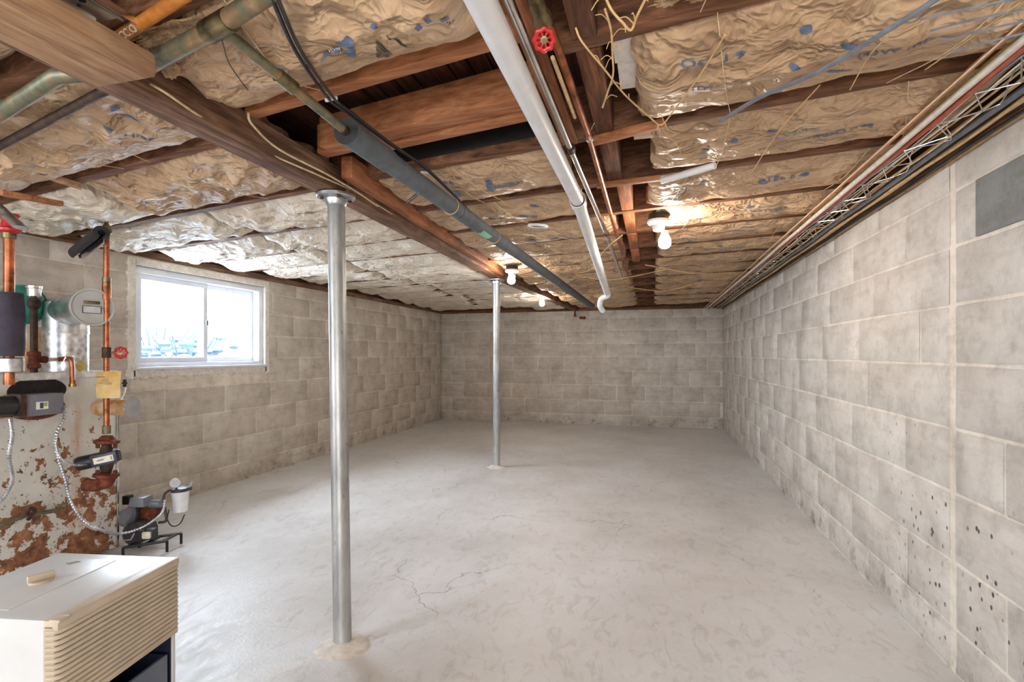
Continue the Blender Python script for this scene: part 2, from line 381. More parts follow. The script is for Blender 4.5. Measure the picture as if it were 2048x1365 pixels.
# ------------------------------------------------------------------ room shell
XL, XR, YB, YF, ZW = -3.344, .974, 7.948, -2.6, H+.66
ZC = H+.87
CL = [.0, .15, .37, .60, .815, 1.03, 1.23, 1.425, 1.61, ZW]
fl = B(); nx, ny = 1, 1
fl.bb((XL-.3, YF-.3, -.15), (XR+.3, YB+.3, 0)); struct(fl.build('floor', 'floor_concrete', None, smooth=0))
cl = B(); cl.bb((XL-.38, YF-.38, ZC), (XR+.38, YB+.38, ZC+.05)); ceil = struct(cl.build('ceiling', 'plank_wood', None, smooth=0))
SH = .19   # the joists run slightly askew to the side walls
def yj(x, y): return y-SH*x
def zJ(y): return H+.70+.04*math.exp(-((y-4.7)/1.8)**2)
WY0, WY1, WZ0, WZ1 = 2.70, 3.90, H-.105, H+.60
def block_mesh(name, wd, hh, dp, mat, seed):
    random.seed(seed)
    bm = bmesh.new(); n = 3; e = .006
    # front face grid with a soft irregular rim: x along wall, z up, y = outward depth
    us = [-.5*wd, -.5*wd+e, -.17*wd, .17*wd, .5*wd-e, .5*wd]; vs = [-.5*hh, -.5*hh+e, .0, .5*hh-e, .5*hh]
    gr = []
    for i, u in enumerate(us):
        row = []
        for j, v in enumerate(vs):
            rim = i in (0, 5) or j in (0, 4)
            y = 0 if rim else dp
            ju, jv = (rnd(-.0022, .0022), rnd(-.0022, .0022)) if (i in (0,1,4,5) or j in (0,1,3,4)) else (0, 0)
            row.append(bm.verts.new((u+ju, y+(rnd(-.0006, .0006) if not rim else 0), v+jv)))
        gr.append(row)
    for i in range(5):
        for j in range(4): bm.faces.new((gr[i][j], gr[i+1][j], gr[i+1][j+1], gr[i][j+1]))
    bmesh.ops.recalc_face_normals(bm, faces=bm.faces)
    if sum(f.normal.y for f in bm.faces) < 0: bmesh.ops.reverse_faces(bm, faces=bm.faces)
    me = bpy.data.meshes.new(name); bm.to_mesh(me); bm.free()
    for p in me.polygons: p.use_smooth = True
    me.materials.append(M[mat]); return me
_bc = {}
def make_wall(name, p0, udir, ndir, length, bl, mat, openings=(), u_min=0, seed=1, special=None):
    """p0: floor corner, u along the wall, n into the room. Base slab is mortar, blocks stand 4 mm proud."""
    p0, u, n = Vector(p0), Vector(udir), Vector(ndir)
    b = B(); T = .22
    def slab(u0, u1, z0, z1):
        a = p0+u*u0; c_ = p0+u*u1-n*T; b.bb((a.x, a.y, z0), (c_.x, c_.y, z1))
    if openings:
        (o0, o1, z0, z1) = openings[0]
        slab(-.2, o0, 0, ZW); slab(o1, length+.2, 0, ZW); slab(o0, o1, 0, z0); slab(o0, o1, z1, ZW)
    else: slab(-.2, length+.2, 0, ZW)
    wall = struct(b.build(name, 'mortar', None, smooth=0))
    yaw = math.atan2(-n.x, n.y)
    R = Matrix((u, n, Vector((0,0,1)))).transposed().to_4x4()
    mirror = R.determinant() < 0
    random.seed(seed)
    for ci in range(9):
        z0, z1 = CL[ci], CL[ci+1]; hh = z1-z0-.009
        off = (ci % 2)*bl/2 - bl + rnd(-.02, .02)
        us = [off]
        while us[-1] < length: us.append(us[-1]+bl*(1+rnd(-.04, .04)))
        cuts = sorted(set([max(0, min(length, x)) for x in us]))
        if special: cuts = special(cuts, ci)
        for a, c_ in zip(cuts, cuts[1:]):
            if c_ < u_min or c_-a < .05: continue
            segs = [(a, c_)]
            if openings:
                (o0, o1, oz0, oz1) = openings[0]
                if z1 > oz0+.02 and z0 < oz1-.02 and c_ > o0-.03 and a < o1+.03:
                    segs = [s_ for s_ in ((a, o0-.03), (o1+.03, c_)) if s_[1]-s_[0] > .04]
                    zz0, zz1 = z0, z1
                    if z1 > oz1+.03 and z0 < oz1 : segs = segs
            for (s0, s1) in segs:
                wd = round(s1-s0-.009, 2); kk = (wd, round(hh, 3), mat, random.randrange(3))
                sl = (name == 'wall_right' and ci == 7 and s0 < 1.93 and s1 > 1.5)
                if kk not in _bc:
                    stt = random.getstate(); _bc[kk] = block_mesh('block', wd, hh, .0045, mat, hash((wd, kk[3])) & 0xffff); random.setstate(stt)
                o = bpy.data.objects.new('block', _bc[kk]); C.objects.link(o); o.parent = wall
                pos = p0+u*((s0+s1)/2)+n*rnd(-.001, .0015)+Vector((0,0,(z0+z1)/2))
                o.location = pos-wall.location
                o.rotation_euler = (0, 0, yaw if not mirror else yaw)
    return wall
# right wall: u runs from the near end to the back; a full-height joint stands at Y = 2.07
def spec_right(cuts, ci):
    cuts = [c_ for c_ in cuts if abs(c_-(2.07-YF)) > .12]; cuts += [2.055-YF, 2.085-YF]; return sorted(cuts)
wr = make_wall('wall_right', (XR, YF, 0), (0,1,0), (-1,0,0), YB-YF, .585, 'block_concrete_right', u_min=1.3-YF, seed=5, special=spec_right)
wb = make_wall('wall_back', (XL, YB, 0), (1,0,0), (0,-1,0), XR-XL, .412, 'block_concrete', seed=11)
wl = make_wall('wall_left', (XL, YF, 0), (0,1,0), (1,0,0), YB-YF, .53, 'block_concrete', openings=[(WY0-YF, WY1-YF, WZ0, WZ1)], u_min=1.3-YF, seed=3)
b = B(); b.bb((XL-.2, YF-.22, 0), (XR+.2, YF, ZW)); struct(b.build('wall_front', 'mortar', None, smooth=0))
b = B(); b.bb((XR+.0, 1.60, 1.43), (XR-.008, 1.93, 1.605), .001); tag(b.build('slate_patch', 'slate_block', wr), 'slate grey painted block')
# rim above the walls: sill plates and rim boards close the gap to the subfloor
for nm, a, c_ in (('trim_1', (XL-.2, YF, ZW), (XL+.02, YB, ZW+.045)), ('trim_2', (XR-.02, YF, ZW), (XR+.2, YB, ZW+.045)), ('trim_3', (XL, YB-.02, ZW), (XR, YB+.2, ZW+.045)),
                  ('trim_4', (XL-.2, YF, ZW+.045), (XL-.05, YB, ZC)), ('trim_5', (XR+.06, YF, ZW+.045), (XR+.2, YB, ZC)), ('trim_6', (XL, YB+.02, ZW+.045), (XR, YB+.15, ZC)), ('trim_7', (XL, YF-.2, ZW), (XR, YF, ZC))):
    b = B(); b.bb(a, c_, .003); struct(b.build(nm, 'beam_wood' if 'trim_3' != nm else 'joist_wood', None))
for nm, a, c_ in (('leak_shell_1', (XL-.4, YF-.4, ZW-.02), (XL-.19, YB+.4, ZC+.06)), ('leak_shell_2', (XR+.19, YF-.4, ZW-.02), (XR+.4, YB+.4, ZC+.06)), ('leak_shell_3', (XL-.4, YB+.19, ZW-.02), (XR+.4, YB+.4, ZC+.06)), ('leak_shell_4', (XL-.4, YF-.4, ZW-.02), (XR+.4, YF-.15, ZC+.06))):  # unseen outer shell added to stop daylight leaking in at the corners
    b = B(); b.bb(a, c_); struct(b.build(nm, 'beam_wood', None))
# subfloor planks visible in the open bay (parts of the ceiling)
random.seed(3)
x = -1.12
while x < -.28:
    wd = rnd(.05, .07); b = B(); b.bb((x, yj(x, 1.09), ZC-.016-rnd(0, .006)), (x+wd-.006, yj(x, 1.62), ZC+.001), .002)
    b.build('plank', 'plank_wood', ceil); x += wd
# ------------------------------------------------------------------ window 1
def rect_frame(b, x0, x1, y0, y1, z0, z1, t_):
    b.bb((x0, y0, z0), (x1, y1, z0+t_), .003); b.bb((x0, y0, z1-t_), (x1, y1, z1), .003)
    b.bb((x0, y0, z0+t_), (x1, y0+t_, z1-t_), .003); b.bb((x0, y1-t_, z0+t_), (x1, y1, z1-t_), .003)
win = struct(thing('window_1', None, None, (XL, (WY0+WY1)/2, WZ0)))
b = B(); rect_frame(b, XL-.12, XL-.015, WY0, WY1, WZ0, WZ1, .045); b.build('window_frame', 'vinyl_white', win)
ym = WY0+.60
for (a0, a1, xo) in ((WY0+.045, ym+.03, -.055), (ym-.0, WY1-.045, -.095)):
    b = B(); rect_frame(b, XL+xo-.014, XL+xo+.014, a0, a1, WZ0+.045, WZ1-.045, .038); s_ = b.build('sash', 'vinyl_white', win)
    b = B(); b.bb((XL+xo-.003, a0+.03, WZ0+.08), (XL+xo+.003, a1-.03, WZ1-.08)); b.build('pane', 'window_glass', s_, smooth=0)
b = B(); b.bb((XL-.04, ym+.005, WZ0+.33), (XL-.025, ym+.022, WZ0+.37), .003); b.build('latch', 'control_grey', win)
# parged surround with a ragged rim and a sill
b = B(); random.seed(9)
for (y0, y1, z0, z1) in ((WY0-.055, WY0, WZ0-.06, WZ1+.05), (WY1, WY1+.05, WZ0-.05, WZ1+.05), (WY0, WY1, WZ1, WZ1+.05), (WY0-.02, WY1+.02, WZ0-.05, WZ0)):
    b.bb((XL-.13, y0, z0), (XL+.012, y1, z1), .004)
for k in range(90):
    sd = random.randrange(3); q = rnd(0, 1)
    if sd == 0: p = (XL+.003, WY0-.055, WZ0-.05+q*(WZ1-WZ0+.08))
    elif sd == 1: p = (XL+.003, WY1+.05, WZ0-.05+q*(WZ1-WZ0+.08))
    else: p = (XL+.003, WY0-.03+q*(WY1-WY0+.05), WZ0-.055)
    b.sphere(p, rnd(.006, .014), (.6, rnd(.7, 1.5), rnd(.7, 1.5)), 7, 5)
b.build('window_sill', 'parge_trim', win)
b = B(); b.bb((XL-.01, WY0-.0, WZ0), (XL+.03, WY1, WZ0+.018), .004); b.build('window_stool', 'vinyl_white', win)
pl = bpy.data.lights.new('window_portal', 'AREA'); pl.shape = 'RECTANGLE'; pl.size = WY1-WY0-.05; pl.size_y = WZ1-WZ0-.05
po = bpy.data.objects.new('window_portal', pl); C.objects.link(po); po.location = (XL-.16, (WY0+WY1)/2, (WZ0+WZ1)/2)
po.rotation_euler = (PI/2, 0, -PI/2); pl.cycles.is_portal = True
# outside
b = B(); b.bb((-40, -20, .5), (XL-.25, 40, .72)); tag(struct(b.build('ground_outside', 'snow_ground', None, smooth=0)), None)
def shrub(p, r, seed, label):
    random.seed(seed); b = B()
    for k in range(60):
        d = Vector((rnd(-1,1), rnd(-1,1), rnd(0,1))); q = Vector(p)+Vector((d.x*r*.8, d.y*r*1.4, d.z*r))
        b.sphere(q, rnd(.05, .11)*r*1.6, (1, 1.3, .6), 6, 4)
    for k in range(12):
        q = Vector(p)+Vector((rnd(-.3,.3)*r, rnd(-1,1)*r, r*1.2)); b.tube([Vector(p), q], .008, 5)
    return tag(b.build('shrub', 'dark_shrub', None), label, 'shrub')
q = onX(312, 705, -6.2); shrub((q.x, q.y, .72), .58, 5, 'low shrub outside the window, left of the tarp-like mound')
q = onX(372, 705, -5.2); shrub((q.x, q.y, .72), .46, 6, 'low shrub outside the window in front of the pale blue mound')
b = B()
q = onX(392, 690, -8.0)
b.lathe([(0, .75), (.35, .72), (.75, .56), (1.0, .28), (1.1, 0)], (q.x, q.y, .72), (0,0,1), 18, .8); tag(b.build('covered_mound', 'roof_shed', None), 'pale blue covered mound outside seen through the left window pane', 'mound')
q = onX(489, 640, XL-.5); b = B(); b.bb((q.x-.05, q.y-.03, .72), (q.x+.05, q.y+.06, 3.2), .005); tag(b.build('outdoor_post', 'outside_siding', None), 'pale blue upright post outside at right edge of the window', 'post')
# second basement window, behind the camera on the left (source of the cool light on floor and dehumidifier)
ar = bpy.data.lights.new('rear_window_daylight', 'AREA'); ar.shape = 'RECTANGLE'; ar.size = 1.2; ar.size_y = .7; ar.color = (.78, .88, 1); ar.energy = 75
ao = bpy.data.objects.new('rear_window_daylight', ar); C.objects.link(ao); ao.location = (XL+.06, -.7, H+.25); ao.rotation_euler = (PI/2, 0, -PI/2-0.0)
ao.rotation_euler = Vector((1, .55, -.35)).to_track_quat('-Z', 'Y').to_euler()
# ------------------------------------------------------------------ joists, beam, timbers
JY = [-2.4, -1.9, -1.4, -.9, -.35, .17, .66, 1.15, 1.66, 2.15, 2.64, 3.13, 3.63, 4.13, 4.63, 5.13, 5.63, 6.13, 6.63, 7.13, 7.60]
ordn = ['first', 'second', 'third', 'fourth', 'fifth', 'sixth', 'seventh', 'eighth', 'ninth', 'tenth', 'eleventh', 'twelfth', 'thirteenth', 'fourteenth', 'fifteenth']
vis = 0
for y in JY:
    z = zJ(y)
    def jb(x0, x1, mat, zz=z, yy=y, wd=.042):
        lim = (yy-YB+.03)/SH
        if yy > 5: x0 = max(x0, lim)
        b = B(); b.prism((x0, yj(x0, yy), (zz+ZC)/2), (x1, yj(x1, yy), (zz+ZC)/2), wd, ZC-zz, .003); return b.build('floor_joist', mat, None)
    if y < 0:
        tag(jb(XL-.02, XR+.02, 'joist_wood'), 'old brown ceiling joist behind the viewer, %s from the front wall' % ordn[JY.index(y)], 'joist', 'ceiling joists behind the viewer')
    elif abs(y-1.15) < .01:
        tag(jb(XL-.02, -1.26, 'joist_wood'), 'rust-stained joist left of the beam in front of the near column', 'joist')
        tag(jb(-1.14, -.27, 'orange_wood_x', z, 1.06), 'orange new joist edging the open bay beside the boomerang-printed insulation', 'joist')
        tag(jb(-.22, XR+.02, 'joist_wood'), 'dark brown joist just beyond red valve wheel, running to right wall', 'joist')
    else:
        vis += 1
        tag(jb(XL-.02, XR+.02, 'joist_wood'), 'brown ceiling joist crossing the whole room, %s from the viewer' % (ordn[vis-1] if vis > 1 else 'nearest'), 'joist')
z = H+.70
for i, (x0, yy, z0, z1, lb) in enumerate([(-1.08, 1.335, z, z+.10, 'wide reddish new board forming near face of the tripled header'),
                                          (-1.02, 1.386, z+.012, z+.09, 'middle orange board of the tripled header in open bay'),
                                          (-.98, 1.437, z+.002, z+.09, 'rear orange board of the tripled header beside dark opening')]):
    b = B(); b.prism((x0, yj(x0, yy), (z0+z1)/2), (-.30, yj(-.30, yy), (z0+z1)/2), .04, z1-z0, .003); tag(b.build('header_board', 'orange_wood_x', None), lb, 'board')
b = B(); b.prism((-1.13, yj(-1.13, 1.39), z+.055), (-1.0, yj(-1.0, 1.39), z+.055), .05, .10, .003); tag(b.build('blocking_board', 'orange_wood_x', None), 'short orange block beside the beam behind start of grey foam pipe', 'board')
b = B(); b.prism((-1.05, yj(-1.05, 1.636), z+.10), (-.30, yj(-.30, 1.636), z+.10), .003, .135, .0005); tag(b.build('gap_shade_sheet', 'gap_shade_black', None), 'black sheet added as shade on joist face inside the dark opening', 'sheet')  # near-black sheet added to paint the deep shade in the gap
# boards running away from the viewer
b = B(); b.bb((-.285, .55, z-.012), (-.235, 1.70, z+.0), .004); tag(b.build('trimmer_board', 'orange_wood_y', None), 'orange board running between the chrome pipe and copper pipe', 'board')
ys = [(a+.052, c_+.004) for a, c_ in zip(JY[6:13], JY[7:14])]
for i, (a, c_) in enumerate(ys):
    b = B(); xx = -.145 if i < 3 else -.12; b.bb((xx-.028, a, z+(0 if i < 3 else .015)), (xx+.028, c_, z+.13), .004)
    tag(b.build('blocking_board', 'dark_timber_y' if i < 3 else 'orange_wood_y', None), ['dark scorched block above and right of the red valve wheel', 'long dark scorched block right of copper pipe with splintered right edge', 'dark block between joists beyond the copper pipe clamp',
        'orange block between joists beside the hanging vine roots', 'short orange block between joists left of the right bulb', 'small block between joists left of the right bulb, farther back', 'farthest visible block in the row right of the pipes'][i], 'board')
b = B(); b.prism((-.19, 1.69, z-.012), (.035, 1.63, z-.004), .03, .022, .002); tag(b.build('wood_strip', 'orange_wood_x', None), 'thin orange strip nailed below joist right of pipe clamp', 'strip')
b = B(); b.prism((-.22, 2.14, z-.012), (.03, 2.12, z-.008), .022, .02, .002); tag(b.build('wood_strip', 'orange_wood_x', None), 'thin strip below joist left of the white tube', 'strip')
b = B(); b.bb((-.09, 1.19, z+.02), (.01, 1.31, z+.04), .002); b.bb((-.085, 1.31, z+.024), (.01, 1.45, z+.044), .002)
tag(b.build('white_board', 'white_board', None), 'small white board patch left of the largest insulation sheet', 'board')
b = B(); b.bb((-.06, 1.70, z+.015), (.03, 1.78, z+.035), .002); tag(b.build('wood_block', 'pale_wood', None), 'pale plywood scrap left of second right-hand insulation sheet', 'board')
# main beam in three lengths
def beam(name, p, q, wd, ht, mat, label):
    b = B(); P, Q = Vector(p), Vector(q); n = max(2, int((Q-P).length/.25))
    b.prism(p, q, wd, ht, .006)
    bmesh.ops.subdivide_edges(b.bm, edges=[e for e in b.bm.edges if e.calc_length() > .5], cuts=n)
    for v in b.bm.verts: v.co += noise.noise_vector(v.co*5)*.006
    return tag(b.build(name, mat, None), label, 'beam')
c1t = atd(672, 392, 2.02); c1b = atd(685, 1290, 1.90)
c2t = atd(993, 560, 4.72); c2b = atd(993, 936, 4.90)
bh = .095
beam('main_beam', (-1.205, YF, H+.62+bh/2), (-1.205, c1t.y+.02, H+.62+bh/2), .10, bh, 'beam_wood', 'old brown beam running from the front over the near steel column')
beam('main_beam', (c1t.x-.01, c1t.y+.025, H+.625+bh/2), (c2t.x-.01, c2t.y, H+.692+bh/2), .10, bh, 'beam_wood', 'brown beam spanning between the two steel columns')
beam('main_beam', (c2t.x-.01, c2t.y+.01, H+.692+bh/2), (-1.14, YB, H+.668+bh/2), .10, bh, 'beam_wood', 'brown beam running from far column to the back wall')
beam('sister_board', (c1t.x+.085, c1t.y-.06, H+.66+.04), (c2t.x+.075, c2t.y-.1, H+.70+.04), .045, .085, 'orange_wood_y', 'lighter board nailed along right side of the middle beam')
beam('rough_timber', (-1.07, -.6, H+.575+.02), (-1.07, .845, H+.575+.02), .165, .045, 'rough_timber', 'thick rough-sawn pale timber with rounded end at top left')
b = B(); b.bb((-2.0, .60, H+.66), (-1.27, .72, H+.69), .003); tag(b.build('grey_board', 'beam_wood', None), 'flat weathered grey board left of the beam at the picture edge', 'board')
# short struts near the left wall
for (p, q, lb) in ((atd(0, 385, 2.05), atd(122, 408, 2.25), 'reddish stick under the insulation near left edge of ceiling'), (atd(30, 330, 1.95), atd(165, 375, 2.1), 'weathered lath crossing under the left insulation')):
    b = B(); b.prism(p, q, .035, .02, .002); tag(b.build('wood_strip', 'pale_wood' if 'lath' in lb else 'orange_wood_x', None), lb, 'strip')
# ------------------------------------------------------------------ insulation batts
def batt_fn(x0, x1, y0, y1, seed, sag, wr_, ang=.0):
    random.seed(seed); L, W = x1-x0, y1-y0
    off = Vector((rnd(0, 90), rnd(0, 90), rnd(0, 90))); pins = []
    xx = x0+rnd(.1, .3)
    while xx < x1: pins.append(xx+rnd(-.05, .05)); xx += rnd(.32, .5)
    zj = zJ((y0+y1)/2); ca, sa = math.cos(ang), math.sin(ang)
    def fn(x, y):
        v = min(1, max(0, (y-y0)/W)); e = math.sin(PI*v)**.45 if 0 < v < 1 else 0
        eu = min(1, (x-x0)/.06, (x1-x)/.06); eu = max(0, eu)**.5
        p = Vector(((x*ca-y*sa), (x*sa+y*ca), 0))
        q = Vector((p.x*2.2, p.y*7, 0))+off
        big = noise.noise(Vector((x*1.6, y*2.2, 0))+off)
        r1 = 1-2*abs(noise.noise(q)); r2 = 1-2*abs(noise.noise(Vector((p.x*6, p.y*13, 0))+off*2)); r3 = 1-2*abs(noise.noise(Vector((x*17, y*21, 3))+off))
        pin = 0
        for px_ in pins:
            dx = (x-px_-(v-.5)*.10)/.035; pin += math.exp(-dx*dx)
        z = zj+.022-(sag+.022)*e*eu-(big*.014+r1*wr_+r2*wr_*.6+r3*wr_*.4)*e+pin*.010*e
        return z
    return fn, pins
BATTS = []
def batt(x0, x1, y0, y1, seed, label, mat='kraft_paper', sag=.045, wr_=.012, res=.016, ang=.0, group=None, rag=.012):
    fn, pins = batt_fn(x0, x1, y0, y1, seed, sag, wr_, ang)
    nx, ny = max(6, int((x1-x0)/res)), max(6, int((y1-y0)/(res*.9)))
    bm = bmesh.new(); g = []
    for i in range(nx+1):
        row = []
        for j in range(ny+1):
            x = x0+(x1-x0)*i/nx; y = y0+(y1-y0)*j/ny
            ex = 0
            if j in (0, ny): ex = noise.noise(Vector((x*9, seed+j, 0)))*rag
            xx = x+(noise.noise(Vector((y*11, seed, 5)))*rag*2 if i in (0, nx) else 0)
            row.append(bm.verts.new((xx, min(yj(xx, y+ex), YB-.01), fn(x, y))))
        g.append(row)
    for i in range(nx):
        for j in range(ny): bm.faces.new((g[i][j], g[i][j+1], g[i+1][j+1], g[i+1][j]))
    # rim going up into the bay, so that the batt is a closed pillow
    top = zJ((y0+y1)/2)+.10
    loop = [g[i][0] for i in range(nx+1)]+[g[nx][j] for j in range(1, ny+1)]+[g[i][ny] for i in range(nx-1, -1, -1)]+[g[0][j] for j in range(ny-1, 0, -1)]
    up = [bm.verts.new((v.co.x, v.co.y, top)) for v in loop]
    for k in range(len(loop)):
        k2 = (k+1) % len(loop); bm.faces.new((loop[k], loop[k2], up[k2], up[k]))
    bm.faces.new(up)
    b = B(); b.bm.free(); b.bm = bm
    o = b.build('insulation_batt', mat, None, smooth=28)
    tag(o, label, 'insulation', group); BATTS.append((o, fn, x0, x1, y0, y1)); return o, fn
def printed(o, fn, shapes, mat='print_blue', name='printed_mark'):
    if name == 'printed_mark':
        for q_ in shapes: printed(o, fn, [q_], mat, 'printed_mark_')
        return
    name = 'printed_mark' if name == 'printed_mark_' else name
    """shapes: list of polygons in world x,y; laid on the paper as a thin ink layer"""
    bm = bmesh.new()
    for pts in shapes:
        vs = [bm.verts.new((p[0], p[1], 0)) for p in pts]
        try: bm.faces.new(vs)
        except ValueError: continue
    bmesh.ops.triangulate(bm, faces=bm.faces)
    _drape(bm, o, fn, mat, name)
def _drape(bm, o, fn, mat, name):
    for k in range(4):
        es = [e for e in bm.edges if e.calc_length() > .012]
        if not es: break
        bmesh.ops.subdivide_edges(bm, edges=es, cuts=1); bmesh.ops.triangulate(bm, faces=bm.faces)
    for v in bm.verts: v.co.z = fn(v.co.x, v.co.y+SH*v.co.x)-.0022
    b = B(); b.bm.free(); b.bm = bm
    return b.build(name, mat, o, smooth=0)
def printed_text(o, fn, text, x, y, size, ang, mat='print_blue', sx=1):
    cu = bpy.data.curves.new('t', 'FONT'); cu.body = text; cu.size = size; cu.align_x = 'CENTER'; cu.resolution_u = 2; cu.offset = size*.018
    ob = bpy.data.objects.new('t', cu); C.objects.link(ob)
    me = bpy.data.meshes.new_from_object(ob.evaluated_get(bpy.context.evaluated_depsgraph_get()))
    bm = bmesh.new(); bm.from_mesh(me); bpy.data.objects.remove(ob); bpy.data.curves.remove(cu); bpy.data.meshes.remove(me)
    # seen from below: mirror x so it reads correctly from underneath
    ca, sa = math.cos(ang), math.sin(ang)
    for v in bm.verts:
        u, w_ = v.co.x*sx, -v.co.y; v.co = Vector((x+u*ca-w_*sa, y+u*sa+w_*ca, 0))
    bmesh.ops.triangulate(bm, faces=bm.faces); return _drape(bm, o, fn, mat, 'printed_lettering')
def ell(x, y, a, b_, r=0, n=12): return [(x+a*math.cos(2*PI*k/n)*math.cos(r)-b_*math.sin(2*PI*k/n)*math.sin(r), y+a*math.cos(2*PI*k/n)*math.sin(r)+b_*math.sin(2*PI*k/n)*math.cos(r)) for k in range(n)]
def P(px, py, dz=.66):
    q = onZ(px, py, H+dz); return (q.x, q.y)
g_ = .024
def bxc(y):
    if y < c1t.y: return -1.205
    if y < c2t.y: return c1t.x-.01+(c2t.x-c1t.x)*(y-c1t.y)/(c2t.y-c1t.y)
    return c2t.x-.01+(-1.14-c2t.x+.01)*(y-c2t.y)/(YB-c2t.y)
# --- right-hand section
bays = list(zip(JY[5:], JY[6:]))          # bay 0 is the one over the viewer's head
FG = .055                                  # the sheets stop short of the far joist
def bay(i): a, c_ = bays[i]; return a+g_, c_-(FG if i < 8 else .035)
for i in range(len(bays)):
    a, c_ = bay(i)
    if i == 0: batt(.0, .90, a, c_, 49, 'tan insulation sheet over the viewer beside the right wall', sag=.02, wr_=.008, res=.03); continue
    if i == 1: batt(.02, .90, a, c_, 50, 'tan insulation sheet at top of picture, right of vine roots', sag=.01, wr_=.01); continue
    k = i-2
    xl = [-.045, -.01, -.01, .03, .03][min(k, 4)]+rnd(-.01, .01)
    lb = ['largest tan insulation sheet with blue print, right of the pipes', 'second tan insulation sheet right of pipes, white tube along its front edge',
          'third tan insulation sheet right of pipes, just in front of the right bulb', 'insulation sheet directly above the right bulb',
          'insulation sheet just behind the right bulb'][k] if k < 5 else 'right-hand insulation sheet, %s bay beyond the right bulb' % ordn[k-4]
    o, fn = batt(xl, .86, a, c_, 60+i, lb, sag=.022 if k == 0 else .014, wr_=[.015, .014, .012, .010][min(k, 3)], res=.011 if k < 2 else .014 if k < 4 else .024, ang=.25)
    random.seed(i)
    if k == 0:
        printed_text(o, fn, 'OC  J 9', *P(1425, 112, .68), .030, -.16, sx=1.5)
        printed_text(o, fn, 'mwTEE(OD)R', *P(1415, 162, .68), .025, -.14, sx=1.15)
        printed(o, fn, [ell(*P(1490, 146, .68), .010, .008), ell(*P(1590, 108, .68), .014, .007, .4), ell(*P(1680, 130, .68), .028, .007, .1), ell(*P(1700, 68, .68), .024, .009, .5), ell(*P(1612, 50, .68), .012, .012), ell(*P(1765, 128, .68), .014, .007)])
        printed_text(o, fn, '(OW mDes', *P(1810, 80, .68), .028, -.22, sx=1.3)
        printed_text(o, fn, 'wJEam', *P(1920, 105, .68), .02, -.2, 'print_pale', sx=1.3)
    elif k == 1:
        printed(o, fn, [ell(*P(1412, 306, .68), .014, .018), ell(*P(1405, 322, .68), .016, .010), ell(*P(1545, 262, .68), .016, .012), ell(*P(1468, 284, .68), .012, .016)])
        printed_text(o, fn, 'sawTEEDwer', *P(1590, 290, .68), .040, -.2, sx=1.0); printed_text(o, fn, 'DeO wee', *P(1690, 270, .68), .045, -.2, sx=.8)
        printed_text(o, fn, '-aos nwec', *P(1590, 265, .68), .030, -.3, 'print_pale', sx=1.1)
    elif k <= 6:
        for kk in range(2):
            x = .18+.33*kk+rnd(-.05, .05); y = yj(x, (a+c_)/2)+rnd(-.06, .06)
            printed_text(o, fn, random.choice(['weTEED', 'DOwec', 'oTEe 5', 'sEEaw']), x, y, .045, rnd(-.3, -.1), 'print_blue' if kk else 'print_pale', sx=1.0)
        for kk in range(3):
            x = rnd(.1, .7); printed(o, fn, [ell(x, yj(x, (a+c_)/2)+rnd(-.12, .12), .018, .012)])
    elif k <= 10:
        for kk in range(3):
            x = rnd(.1, .7); printed(o, fn, [ell(x, yj(x, (a+c_)/2)+rnd(-.12, .12), .035, .016)])
